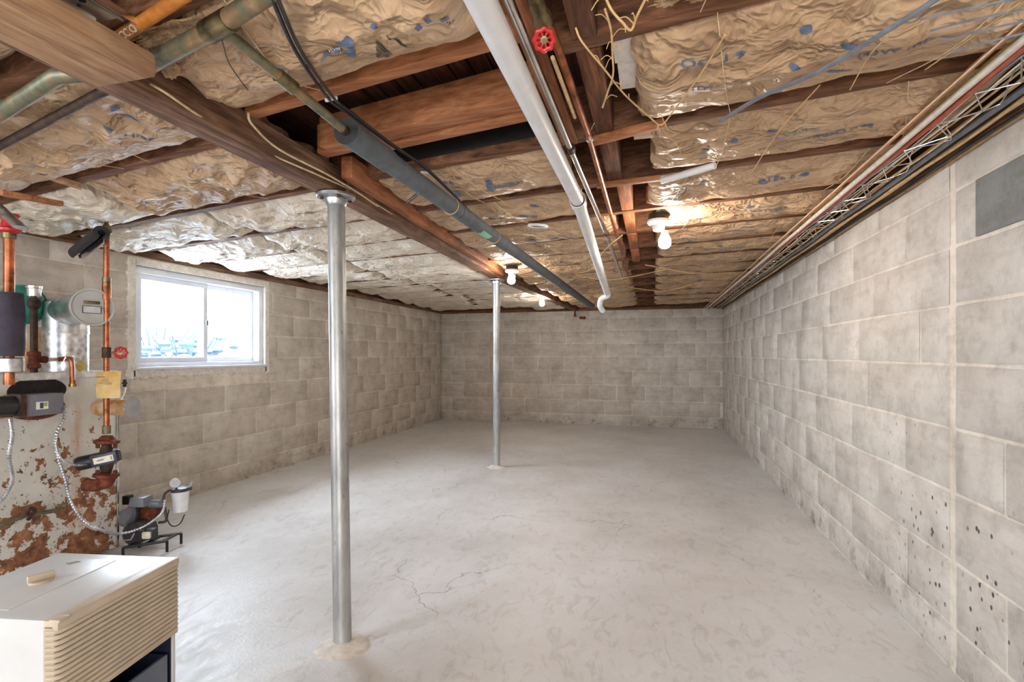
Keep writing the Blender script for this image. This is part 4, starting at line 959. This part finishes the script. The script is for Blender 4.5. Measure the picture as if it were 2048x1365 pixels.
# back wall hook and drain end
t_ = thing('wall_bracket', 'small rusty bracket hanging at beam end on the back wall', 'bracket', (-1.12, YB-.05, H+.55))
p = atd(1150, 622, 7.8); b = B(); b.tube([p+Vector((0,0,.06)), p+Vector((0,0,-.05))], .012, 8); b.sphere(p+Vector((0,0,-.07)), .022, u=10, v=8); b.build('hook', 'rusty_iron', t_)
b = B(); b.box(atd(1165, 636, 7.85), (.09, .03, .04), None, .004); b.build('plate', 'rusty_iron', t_)
# ------------------------------------------------------------------ boiler corner
BX = -2.80
corner = onX(232, 900, BX); By1 = corner.y; zt = H-.088
t_ = thing('boiler', 'old white enamelled boiler cabinet flaking with rust at left edge', 'boiler', (-3.05, 1.75, 0))
b = B(); b.bb((-3.30, 1.30, .02), (BX, By1, zt-.03), .004); b.build('jacket', 'rusty_enamel', t_)
b = B(); b.bb((-3.31, 1.29, zt-.03), (BX+.012, By1+.004, zt), .004); b.build('top_lid', 'jacket_white', t_)
b = B(); b.bb((BX-.004, By1-.002, .02), (BX+.010, By1+.010, zt-.03), .002); tag(b.build('corner_trim', 'chrome', t_), 'bright corner trim')
a_, c_ = onX(0, 757, BX), onX(124, 770, BX); b = B(); b.bb((BX, a_.y-.2, c_.z+.028), (BX+.007, c_.y, c_.z+.040), .001); b.build('access_strip', 'jacket_white', t_)
a_, c_ = onX(60, 790, BX), onX(75, 812, BX)
b = B(); b.lathe([(0, .056), (.012, .056), (.018, .048)], onX(72, 816, BX), (1,0,0), 36, 2.1); b.build('burner_door', 'rusty_iron', t_)
b = B(); b.lathe([(0, .062), (.004, .060), (.005, .0)], onX(76, 782, BX), (1,0,0), 30, 2.0); tag(b.build('soot_mark', 'soot', t_), 'black soot-stained plate')
# embossed inner panel seam
a_, c_ = onX(160, 1000, BX), onX(0, 1062, BX)
t_2 = thing('burner_control', 'grey burner control box on the boiler front', 'control box', onX(85, 836, BX+.05))
q0, q1 = onX(38, 836, -2.66), onX(128, 786, -2.66)
b = B(); b.bb((-2.76, q0.y, q0.z+.0), (-2.66, q1.y, q1.z), .004); b.build('housing', 'control_grey', t_2)
s0, s1 = onX(72, 820, -2.66), onX(96, 803, -2.66)
b = B(); b.bb((-2.66, s0.y, s0.z), (-2.658, s1.y, s1.z)); b.build('label_plate', 'label_cream', t_2)
dy = s1.y-s0.y
b = B(); b.bb((-2.658, s0.y+dy*.3, s0.z+.004), (-2.657, s0.y+dy*.58, s1.z-.004)); b.build('label_print', 'label_navy', t_2)
b = B(); b.bb((-2.658, s0.y+dy*.62, s0.z+.012), (-2.657, s0.y+dy*.9, s1.z-.004)); b.build('label_print', 'label_lime', t_2)
b = B(); m0 = onX(22, 812, -2.70); b.cyl((m0.x, m0.y-.10, m0.z), (m0.x, m0.y+.03, m0.z), .045, 24, .006); b.build('blower_motor', 'black_plastic', t_2)
b = B(); b.bb((m0.x-.03, m0.y+.005, m0.z-.05), (m0.x+.05, m0.y+.03, m0.z+.05), .004); b.build('bracket', 'dark_iron', t_2)
def flex(name, pts, r, mat, label, step=.006):
    c_ = resample(curve(pts, 14), step/2); rr = [r*(1.0 if i % 4 in (1, 2) else .72) for i in range(len(c_))]
    b = B(); b.tube(c_, rr, 9); return tag(b.build(name, mat, None), label, 'conduit')
flex('flexible_conduit', [onX(20, 838, -2.66), onX(24, 870, -2.64), onX(18, 915, -2.64), onX(24, 960, -2.65), onX(5, 998, -2.68), onX(-15, 1010, -2.72)], .009, 'galvanised', 'grey corrugated conduit dropping at left edge below the control box')
flex('flexible_conduit', [onX(130, 812, -2.66), onX(128, 838, -2.63), onX(112, 870, -2.62), onX(113, 905, -2.62), onX(130, 960, -2.62), onX(140, 1000, -2.62), onX(165, 1040, -2.6), onX(205, 1062, -2.58), atd(240, 1068, 2.72), atd(285, 1055, 2.76), atd(322, 1028, 2.8), atd(330, 1000, 2.82)], .0075, 'galvanised', 'long corrugated conduit sweeping from control box to the floor pump', .007)
flex('flexible_conduit', [onX(178, 928, -2.62), onX(150, 931, -2.60), onX(122, 918, -2.60), onX(112, 890, -2.61), onX(116, 862, -2.62)], .006, 'galvanised', 'braided conduit curling from circulator motor to control box')
# thin copper oil line and elbow pipe on boiler front
b = B(); b.tube(curve([onX(0, 836, -2.7), onX(20, 834, -2.7), onX(40, 832, -2.71)], 4), .004, 8); tag(b.build('copper_tube', 'copper', None), 'thin copper line under left end of control box', 'pipe')
t_ = thing('drain_cock', 'small grey pipe with hose bib on lower boiler front', 'pipe', onX(90, 1030, -2.72))
b = B(); b.tube([onX(0, 1052, -2.74), onX(50, 1032, -2.74), onX(110, 1022, -2.74), onX(126, 1012, -2.76)], .010, 12); b.build('pipe', 'corroded_pipe', t_)
b = B(); b.tube(curve([onX(52, 1030, -2.73), onX(60, 1018, -2.72), onX(70, 1022, -2.72), onX(56, 1040, -2.70)], 5), .008, 8); b.build('spout', 'dark_iron', t_)
b = B(); b.sphere(onX(128, 1012, -2.755), .014, u=12, v=8); b.build('cap', 'corroded_pipe', t_)
# flue
t_ = thing('flue_pipe', 'galvanised flue pipe with horizontal tee end cap above the boiler', 'flue', (-2.98, 2.03, zt))
fc = onX(132, 700, -2.96); fz = atd(183, 615, 2.55).z
b = B(); b.lathe([(0, .094), (.205, .094), (.206, .091)], (fc.x, fc.y, zt), (0,0,1), 36); b.build('lower_duct', 'spangled_zinc', t_)
b = B(); b.lathe([(0, .098), (.02, .096), (.16, .092), (.17, .06)], (fc.x, fc.y, zt+.195), (0,0,1), 36); b.build('upper_duct', 'galvanised', t_)
pe = atd(183, 615, 2.50); ps = Vector((fc.x-.12, fc.y+.03, pe.z)); axf = (pe-ps)
b = B(); b.tube([ps, pe], .076, 32); b.build('tee_barrel', 'galvanised', t_)
axn = axf.normalized(); b = B(); b.lathe([(0, .078), (.0, .090), (.012, .090), (.012, .082), (.002, .080), (.002, .0)], pe, axn, 36); cp = b.build('end_cap', 'cap_grey', t_)
u_ = axn.cross(Vector((0,0,1))).normalized(); Rm = Matrix((u_, axn, u_.cross(axn))).transposed().to_4x4()
b = B(); b.box(pe+axn*.006+Vector((0,0,.022)), (.062, .012, .014), Rm, .003); b.build('damper_weight', 'aged_brass', cp)
b = B(); b.box(pe+axn*.004+Vector((0,0,-.012)), (.07, .003, .032), Rm, .001); b.build('cap_plate', 'gauge_face', cp)
b = B()
for (dx, dz) in ((-.036, -.012), (.036, -.012)): b.box(pe+axn*.007+u_*dx+Vector((0,0,dz)), (.002, .003, .034), Rm)
for dz in (.005, -.029): b.box(pe+axn*.007+Vector((0,0,dz)), (.074, .003, .002), Rm)
b.build('plate_edge', 'dark_iron', cp)
# sheet behind, teal tank
a_, c_ = onX(50, 745, -3.12), onX(90, 655, -3.12); b = B(); b.bb((-3.14, a_.y, zt), (-3.11, c_.y, c_.z), .003); tag(b.build('sheet_panel', 'rust_stained_sheet', None), 'rust-streaked upright sheet behind the iron riser on boiler', 'panel')
q = atd(44, 610, 2.62); t_ = thing('expansion_tank', 'round teal green tank behind the black foam-wrapped pipe', 'tank', (q.x, q.y, q.z-.14))
b = B(); b.lathe([(-.10, 0), (-.08, .05), (-.04, .085), (0, .096), (.04, .085), (.08, .05), (.10, 0)], q, (1, -.3, 0), 30); b.build('shell', 'teal_paint', t_)
b = B(); b.lathe([(-.012, .096), (-.012, .101), (.012, .101), (.012, .096)], q, (1, -.3, 0), 30); b.build('band', 'teal_paint', t_)
b = B(); b.tube([q+Vector((-.03,0,0)), Vector((XL+.01, q.y+.1, q.z))], .02, 10); b.build('mount', 'dark_iron', t_)
# iron riser with silver air vent
t_ = thing('iron_riser', 'dark iron riser pipe with silver air vent on the boiler', 'pipe', onX(67, 745, -2.86))
X = -2.87
b = B(); p0, p1 = onX(68, 747, X), onX(70, 610, X); p1.x, p1.y = p0.x, p0.y; b.tube([(p0.x, p0.y, zt-.02), p1], .015, 16); b.build('pipe', 'dark_iron', t_)
def zat(py, p): return H+(HY-py)/F*((p.x*-st+p.y*ct))
b = B(); b.lathe([(0, .018), (.005, .026), (.02, .027), (.024, .021), (.06, .021), (.064, .027), (.08, .026), (.084, .018)], (p0.x, p0.y, zat(738, p0)), (0,0,1), 18)
b.tube([(p0.x, p0.y, zat(718, p0)), onX(88, 720, X)+Vector((.0,.01,0))], .017, 12); b.build('tee_fitting', 'rusty_iron', t_)
b = B(); b.sphere((p0.x, p0.y, zat(608, p0)), .028, (1,1,1.1), 16, 10); b.build('union', 'dark_iron', t_)
b = B(); b.lathe([(0, .014), (.01, .026), (.045, .027), (.048, .031), (.058, .031), (.062, .022)], (p0.x, p0.y, zat(597, p0)), (0,0,1), 24); b.build('air_vent', 'silver_tape', t_)
q0, q1, q2 = onX(90, 720, X), onX(118, 719, X), onX(136, 718, -2.80)
b = B(); b.tube([q0, q1], .010, 12); b.build('nipple', 'chrome', t_)
t_ = thing('copper_elbow', 'short copper elbow pipe entering the boiler top edge', 'pipe', onX(145, 770, -2.77))
b = B(); b.tube(curve([q1, q2, onX(143, 722, -2.775), onX(145, 735, -2.77), onX(145, 772, -2.77)], 5), .0115, 14); b.build('pipe', 'copper', t_)
b = B(); e_ = onX(145, 768, -2.77); b.lathe([(0, .012), (0, .015), (.015, .015), (.015, .012)], e_, (0,0,-1), 14); b.build('fitting', 'brass', t_)
b = B(); b.tube(curve([onX(128, 722, -2.76), onX(134, 713, -2.75), onX(146, 715, -2.75), onX(150, 735, -2.75), onX(150, 760, -2.755)], 6), .003, 6); b.build('capillary', 'silver_tape', t_)
b = B(); p = onX(161, 733, -2.80); b.box(p, (.012, .045, .045), Matrix.Rotation(.7, 4, 'X'), .005); tag(b.build('lever_handle', 'cord_yellow', t_), 'yellow lever handle')
# far left riser with black wrap and red valve
t_ = thing('wrapped_riser', 'copper riser with black wrapped insulation and red valve at far left', 'pipe', atd(18, 750, 2.25))
D = 2.25
base = atd(18, 700, D); vx = lambda py: Vector((base.x, base.y, H+(HY-py)/F*D))
b = B(); b.tube([vx(770), vx(470)], .019, 20); b.build('pipe', 'copper', t_)
rr = [.050, .054, .053, .055, .052, .048]; b = B(); b.tube([vx(y_) for y_ in (713, 690, 665, 640, 612, 586)], rr, 22); b.build('insulation_wrap', 'foam_wrap', t_)
b = B(); b.cyl(vx(745), vx(716), .050, 22, .004); b.build('sleeve', 'galvanised', t_)
b = B(); b.cyl(vx(478), vx(466), .025, 20); b.build('fitting', 'aged_brass', t_)
b = B(); b.lathe([(0, .022), (.01, .04), (.02, .042), (.028, .028), (.06, .024), (.075, .04), (.085, .035)], vx(468), (0,0,1), 20); b.build('valve_body', 'valve_red', t_)
b = B(); a_ = vx(400)+Vector((-.10, -.03, .02)); c2 = atd(42, 456, 2.05); b.tube([a_, (a_+c2)/2, c2], .028, 12, flat=(.3, 1)); b.build('valve_lever', 'galvanised', t_)
# black foam tube hanging open
t_ = thing('pipe_insulation', 'open black foam tube with silver tape leaning from the ceiling', 'pipe insulation', atd(180, 500, 2.6))
p, q = atd(203, 466, 2.5), atd(152, 506, 2.85); b = B(); d_ = (q-p).normalized(); n = 18; u_ = d_.cross(Vector((0,0,1))).normalized(); v_ = u_.cross(d_); rings = []
for (rr, rev) in ((.034, 0), (.016, 1)):
    for e in (p, q): rings.append([b.bm.verts.new(e+(u_*math.cos(-1.1+k/n*5.4)+v_*math.sin(-1.1+k/n*5.4))*rr) for k in range(n+1)])
o0, o1, i0, i1 = rings
for k in range(n):
    b.bm.faces.new((o0[k], o0[k+1], o1[k+1], o1[k])); b.bm.faces.new((i0[k], i1[k], i1[k+1], i0[k+1])); b.bm.faces.new((o0[k], i0[k], i0[k+1], o0[k+1])); b.bm.faces.new((o1[k], o1[k+1], i1[k+1], i1[k]))
for k in (0, n): b.bm.faces.new((o0[k], o1[k], i1[k], i0[k]))
b.build('foam_tube', 'black_rubber', t_)
b = B(); b.box((p+q)/2+Vector((.03, 0, -.035)), ((q-p).length*.85, .004, .028), (d_.to_track_quat('X', 'Z')).to_matrix().to_4x4(), .001); b.build('tape_strip', 'silver_tape', t_)
# main copper riser with circulator
t_ = thing('circulator_riser', 'copper riser with red gate valve and flanges beside the boiler', 'pipe', atd(216, 970, 2.55))
D = 2.55; base = atd(213, 700, D); rx = lambda py, dx=0: Vector((base.x+dx, base.y, H+(HY-py)/F*D))
b = B(); b.tube([rx(868), rx(640)], .0125, 16); b.tube([rx(640), rx(468)], .0125, 16); b.build('pipe', 'copper', t_)
b = B(); b.cyl(rx(600), rx(567), .018, 18); b.build('coupling', 'copper', t_)
b = B(); b.cyl(rx(567), rx(555), .0175, 18); b.build('brass_fitting', 'aged_brass', t_); b = B(); b.lathe([(0, .014), (.01, .022), (.03, .022), (.05, .012), (.06, .007), (.068, .011), (.078, .010), (.082, 0)], rx(470), (0,0,1), 18); b.build('air_valve', 'aged_brass', t_)
b = B(); b.cyl(rx(716), rx(695), .019, 18); vb = b.build('valve_body', 'dark_iron', t_)
pw = rx(706)+Vector((.045, .035, 0)); b = B(); b.tube([rx(706), pw], .006, 8); b.build('stem', 'brass', vb); wheel(pw, (.7, -.9, .1), .030, 'valve_red', t_)
b = B(); b.cyl(rx(868), rx(852), .018, 18); b.build('reducer', 'corroded_pipe', t_)
def flange(py, up):
    p_ = rx(py); b = B(); b.lathe([(0, .022), (.004*up, .050), (.008*up, .056), (.020*up, .056), (.026*up, .036), (.042*up, .024)], p_, (.05,.05,1), 26, .95); f_ = b.build('flange', 'rusty_iron', t_)
    for s_ in (-1, 1): b = B(); b.lathe([(-.010, .007), (-.008, .009), (.030, .009), (.032, .007)], p_+Vector((ct, st, 0))*.043*s_+Vector((0,0,-.01 if up > 0 else -.022)), (0,0,1), 6); b.build('bolt', 'rusty_iron', f_)
flange(889, 1); flange(945, -1)
b = B(); b.tube([rx(944), rx(930), rx(916), rx(902), rx(890)], [.022, .030, .034, .028, .020], 18); b.build('pump_volute', 'dark_iron', t_)
b = B(); b.tube(curve([rx(952), rx(962), rx(970)+Vector((-.035, -.02, 0)), rx(968)+Vector((-.085, -.04, 0))], 5), [.034]*8+[.03]*8, 16); b.build('elbow', 'rusty_iron', t_)
t_ = thing('circulator_pump', 'dark circulator pump with cream nameplate between two rusty flanges', 'pump', rx(930))
pc = rx(916); ddv = (atd(165, 922, 2.5)-atd(228, 908, 2.55)).normalized()
b = B(); b.cyl(pc-ddv*.035, pc+ddv*.115, .034, 24, .004); b.build('motor', 'black_plastic', t_)
b = B(); b.cyl(pc+ddv*.112, pc+ddv*.122, .030, 24, .002); b.build('motor_end', 'rusty_iron', t_)
Rm = ddv.to_track_quat('X', 'Z').to_matrix().to_4x4(); side = Vector((ddv.y, -ddv.x, 0)).normalized()
if side.dot(camo.location-pc) < 0: side = -side
b = B(); b.box(pc+side*.035-ddv*.0+Vector((0,0,.0)), (.105, .025, .056), Rm, .004); b.build('terminal_box', 'motor_navy', t_)
b = B(); b.box(pc+side*.0485-ddv*.0, (.080, .003, .030), Rm, .001); b.build('nameplate', 'label_cream', t_)
b = B(); b.box(pc+side*.0503+ddv*.012, (.026, .001, .006), Rm); b.box(pc+side*.0503-ddv*.032, (.006, .001, .018), Rm); b.build('nameplate_print', 'print_pale', t_)
b = B(); b.cyl(pc-ddv*.04, pc-ddv*.055, .028, 20); b.build('rear_cover', 'motor_navy', t_)
# yellow tag, tie, stub
t_ = thing('paper_tag', 'yellowed instruction tag tied on the copper riser', 'tag', rx(798))
a_, c_ = atd(193, 797, 2.46), atd(242, 743, 2.46)
b = B(); vs = []
for i in range(7):
    for j in range(7):
        u, v = i/6, j/6; p = Vector((a_.x+(c_.x-a_.x)*u, a_.y+(c_.y-a_.y)*u, a_.z+(c_.z-a_.z)*v))+Vector((0, -1, 0))*(.004*math.sin(u*3)+.003*math.sin(v*4)); vs.append(b.bm.verts.new(p))
for i in range(6):
    for j in range(6): b.bm.faces.new((vs[i*7+j], vs[(i+1)*7+j], vs[(i+1)*7+j+1], vs[i*7+j+1]))
r_ = bmesh.ops.solidify(b.bm, geom=b.bm.faces[:], thickness=.0012); b.build('paper', 'yellow_tag', t_)
b = B(); ex = (c_-a_); ex.z = 0
for (u0, u1, v_) in ((.1, .45, .79), (.35, .55, .72), (.3, .62, .68), (.33, .6, .64), (.3, .65, .60), (.2, .75, .56), (.35, .7, .52)):
    p = a_+ex*u0+Vector((0, -.012, (c_.z-a_.z)*v_)); q = a_+ex*u1+Vector((0, -.012, (c_.z-a_.z)*v_)); b.prism(p, q, .001, .0022 if v_ > .75 else .0012)
b.build('print_lines', 'print_black', t_)
t_ = thing('valve_tag', 'small black star-shaped knob hanging on a white tie by the tag', 'knob', atd(250, 775, 2.5))
p = atd(250, 767, 2.5); b = B()
for k in range(6): th = k*PI/3; b.tube([p, p+Vector((math.cos(th)*.013, -.002, math.sin(th)*.019))], .0045, 7)
b.build('knob', 'black_plastic', t_)
b = B(); b.tube(curve([atd(252, 775, 2.5), atd(249, 788, 2.5), atd(243, 800, 2.5)], 4), .003, 6); b.build('tie', 'white_plastic', t_)
t_ = thing('pipe_stub', 'short rusty galvanised duct stub with flared rim behind copper riser', 'duct', atd(240, 815, 2.75))
p, q = Vector((-2.98, 2.02, zat(815, Vector((-2.8, 2.1, 0))))), atd(264, 815, 2.72)
b = B(); b.tube([p, q], .042, 24); b.build('barrel', 'rust_stained_sheet', t_)
dq = (q-p).normalized(); b = B(); b.lathe([(-.012, .043), (0, .058), (.004, .058), (.004, .04), (.002, 0)], q, dq, 28); b.build('rim', 'silver_tape', t_)
# ------------------------------------------------------------------ floor pump with canister filter
PD = 2.85
pp_ = lambda px, py, d=PD: atd(px, py, d)
t_ = thing('floor_pump', 'black electric pump on a low steel stand beside the boiler', 'pump', Vector((pp_(285, 1000).x, pp_(285, 1000).y, 0)))
rv = Vector((ct, st, 0)); fv = Vector((-st, ct, 0)); Rc = Matrix((rv, fv, Vector((0,0,1)))).transposed().to_4x4()
z0 = .0
b = B(); fa, fb = pp_(246, 1102, 2.74), pp_(334, 1082, 2.80)
for dd_ in (0, .12):
    p, q = Vector((fa.x, fa.y, .045))+fv*dd_, Vector((fb.x, fb.y, .06))+fv*dd_; b.prism(p, q, .018, .012, .002)
    for e in (p, q): b.prism(Vector((e.x, e.y, .0)), Vector((e.x, e.y, e.z)), .01, .01, .001, up=(1,0,0))
p = Vector((fa.x, fa.y, .045)); q = Vector((fb.x, fb.y, .06))
for k in (.1, .5, .9): m_ = p+(q-p)*k; b.prism(m_, m_+fv*.12, .018, .01, .002)
b.build('stand', 'cord_black', t_)
mc = pp_(293, 1062, 2.88)
b = B(); b.cyl(mc-rv*.03-fv*.07, mc-rv*.03+fv*.06, .062, 28, .012); b.build('motor', 'motor_dark', t_)
b = B(); b.box(mc+rv*.055-fv*.06+Vector((0,0,.005)), (.075, .05, .06), Rc, .012); b.build('end_plate', 'motor_dark', t_)
b = B(); b.box(mc+rv*.062-fv*.088+Vector((0,0,.005)), (.045, .006, .036), Rc, .008); b.build('nameplate', 'label_cream', t_)
g0 = pp_(256, 1035, 2.86); b = B(); b.lathe([(-.05, .0), (-.045, .03), (-.01, .052), (.03, .056), (.035, .03)], g0, rv*.8+Vector((0,0,-.1)), 24); b.build('bell_housing', 'cover_grey', t_)
g1 = pp_(272, 1028, 2.9); b = B(); b.box(g1, (.05, .07, .10), Rc, .008); b.build('pump_head', 'motor_dark', t_)
g2 = pp_(292, 1022, 2.95); b = B(); b.box(g2+rv*.0, (.13, .10, .08), Rc, .01); b.build('body_block', 'rusty_iron', t_)
g3 = pp_(283, 1002, 2.86); b = B(); b.box(g3, (.085, .09, .05), Rc, .006); 
for v in b.bm.verts:
    if v.co.z > g3.z: v.co += (g3-v.co)*.12*Vector((1,1,0)).length/1.414 if False else Vector(((g3.x-v.co.x)*.14, (g3.y-v.co.y)*.14, 0))
b.build('switch_cover', 'cover_grey', t_)
g4 = pp_(310, 1008, 2.88); b = B(); b.cyl(g4-rv*.03, g4+rv*.035, .022, 18); b.build('capacitor', 'cover_grey', t_)
g5 = pp_(256, 1000, 2.98); b = B(); b.box(g5, (.04, .04, .05), Rc, .004); b.build('relay', 'black_plastic', t_)
b = B(); b.tube(curve([mc-rv*.02-fv*.06, mc+Vector((0,0,.04))-fv*.09, mc+rv*.05+Vector((0,0,.03))-fv*.09], 4), .004, 6); b.tube([pp_(246, 1082, 2.75), pp_(262, 1080, 2.74), pp_(268, 1068, 2.76)], .0035, 6); b.build('lead_wire', 'silver_tape', t_)
t_ = thing('canister_filter', 'white canister filter with dial gauge on a bent black pipe', 'filter', pp_(362, 1035, 2.9))
c0 = pp_(361, 1000, 2.9)
b = B(); b.lathe([(-.062, .038), (-.066, .034), (.045, .044), (.05, .044)], c0, Vector((-.03, 0, 1)), 28); 
for v in b.bm.verts:
    if v.co.z < c0.z-.055: pass
b.build('canister', 'canister_white', t_)
b = B(); b.lathe([(0, .046), (.018, .046), (.024, .02)], c0+Vector((0,0,.048)), Vector((-.03,0,1)), 24); b.tube([c0+Vector((0,0,.066))-rv*.04, c0+Vector((0,0,.062))+rv*.06], .009, 8); b.build('cap_bracket', 'motor_dark', t_)
gp = pp_(350, 967, 2.86); nv = (camo.location-gp); nv.z = 0; nv.normalize()
b = B(); b.lathe([(-.016, .024), (.0, .026), (.004, .024), (.002, .021)], gp, nv, 24); gg = b.build('gauge_body', 'canister_white', t_)
b = B(); b.lathe([(.003, .021), (.0035, 0)], gp, nv, 24); b.prism(gp+nv*.005, gp+nv*.005+Vector((0,0,.012)), .002, .001); b.build('gauge_dial', 'gauge_face', gg)
b = B(); b.tube([gp, c0+Vector((0,0,.07))-rv*.02], .005, 8); b.tube(curve([c0+Vector((0,0,.068))+rv*.05, pp_(378, 978, 2.9), pp_(382, 968, 2.9), pp_(386, 966, 2.9)], 4), .005, 8); b.build('fitting', 'galvanised', t_)
b = B(); b.tube(curve([c0+Vector((0,0,.06))-rv*.04, pp_(333, 985, 2.88), pp_(327, 996, 2.87), pp_(330, 1020, 2.86), pp_(332, 1042, 2.85), pp_(318, 1046, 2.86)], 5), .007, 10); b.build('support_pipe', 'motor_dark', t_)
b = B(); b.tube(curve([pp_(338, 1020, 2.9), pp_(335, 1040, 2.9), pp_(345, 1053, 2.9), pp_(360, 1048, 2.9), pp_(369, 1030, 2.9)], 6), .003, 6); b.build('hose', 'cord_black', t_)
# ------------------------------------------------------------------ dehumidifier (local frame: origin near-right bottom corner; x = right, y = away)
ang = math.radians(9.8)
pr = onZ(112, 1243, .53)
DW, DL, DH = .345, .335, .53
t_ = thing('dehumidifier', 'white dehumidifier with beige louvred grille in the bottom left corner', 'dehumidifier', (pr.x, pr.y, 0), ang)
def loc(b, name, mat, par=t_): return b.build(name, mat, par, local=True)
b = B(); b.bb((-DW, 0, DH-.195), (-.02, DL, DH), .010); loc(b, 'housing', 'housing_white')
b = B(); b.bb((-DW, 0, .02), (-.205, DL, DH-.19), .004); loc(b, 'lower_cabinet', 'housing_white')
for y0_ in (0, DL-.010):
    b = B(); b.bb((-.21, y0_, .02), (-.008, y0_+.010, DH-.19), .002); loc(b, 'side_panel', 'housing_white')
b = B(); b.bb((-.204, .012, .02), (-.20, DL-.012, DH-.19)); b.bb((-.2, .012, .02), (-.02, DL-.012, .026)); b.bb((-.2, DL-.014, .02), (-.012, DL-.0105, DH-.195)); loc(b, 'inner_liner', 'bucket_navy')
G0, G1 = DH-.192, DH-.004
fr = B(); fr.bb((-.03, .0, DH-.022), (.004, DL, DH-.001), .005); fr.bb((-.03, 0, G0-.004), (-.005, .012, DH-.01), .003); fr.bb((-.03, DL-.012, G0-.004), (-.005, DL, DH-.01), .003); fr.bb((-.03, 0, G0-.008), (.0, DL, G0), .003)
g_o = loc(fr, 'grille', 'grille_beige')
N = 15
for k in range(N):
    z_ = G0+.006+k*(G1-.026-G0)/(N-1); b = B(); prof = []
    pts = [(-.022, -.002), (-.006, .001), (.001, .008), (.003, .022), (.003, DL-.022), (.001, DL-.008), (-.006, DL-.001), (-.022, DL+.002)]
    b.tube([Vector((x_, y_, z_)) for x_, y_ in pts], .0043, 8, flat=(1.18, 1)); b.build('slat', 'grille_beige', g_o, local=True)
b = B(); b.bb((-.018, .001, DH-.006), (.006, .026, DH+.001), .003); loc(b, 'corner_clip', 'grille_beige')
# control recess in the top with knob and label
b = B(); b.bb((-DW+.035, .03, DH-.001), (-.14, DL-.04, DH+.0012), .001); loc(b, 'control_panel', 'housing_white')
kx, ky = -.215, .115
q = onZ(82, 1155, .54); v = Vector((q.x-pr.x, q.y-pr.y, 0)); ca, sa = math.cos(-ang), math.sin(-ang); kx, ky = v.x*ca-v.y*sa, v.x*sa+v.y*ca
b = B(); b.lathe([(0, .024), (.004, .024), (.005, .012)], (kx, ky, DH+.001), (0,0,1), 24); b.box((kx, ky, DH+.012), (.012, .05, .016), Matrix.Rotation(-.5, 4, 'Z'), .004); loc(b, 'knob', 'grille_beige')
q = onZ(146, 1125, .532); v = Vector((q.x-pr.x, q.y-pr.y, 0)); lx, ly = v.x*ca-v.y*sa, v.x*sa+v.y*ca
b = B(); b.poly([(lx-.012, ly-.008, DH+.0016), (lx+.002, ly-.012, DH+.0016), (lx+.006, ly-.002, DH+.0016), (lx+.016, ly+.006, DH+.0016), (lx+.004, ly+.008, DH+.0016), (lx-.004, ly+.002, DH+.0016)], .0008, (0,0,1)); loc(b, 'torn_sticker', 'knob_taupe')
# bucket
b = B(); bt = .30
for (y0, y1, x0, x1) in ((.022, DL-.024, -.020, -.010),): b.bb((x0, y0, .03), (x1, y1, .285), .004)
bk = loc(b, 'water_bucket', 'bucket_panel')
b = B(); b.bb((-.19, .022, .03), (-.18, DL-.024, .285)); b.bb((-.19, .022, .03), (-.012, .028, .285)); b.bb((-.19, DL-.03, .03), (-.012, DL-.024, .285)); b.build('bucket_wall', 'bucket_navy', bk, local=True)
b = B()
for (x_, y_) in ((-.05, .05), (-.05, DL-.05), (-DW+.05, .05), (-DW+.05, DL-.05)): b.cyl((x_, y_, 0), (x_, y_, .022), .015, 12)
loc(b, 'caster', 'black_plastic')
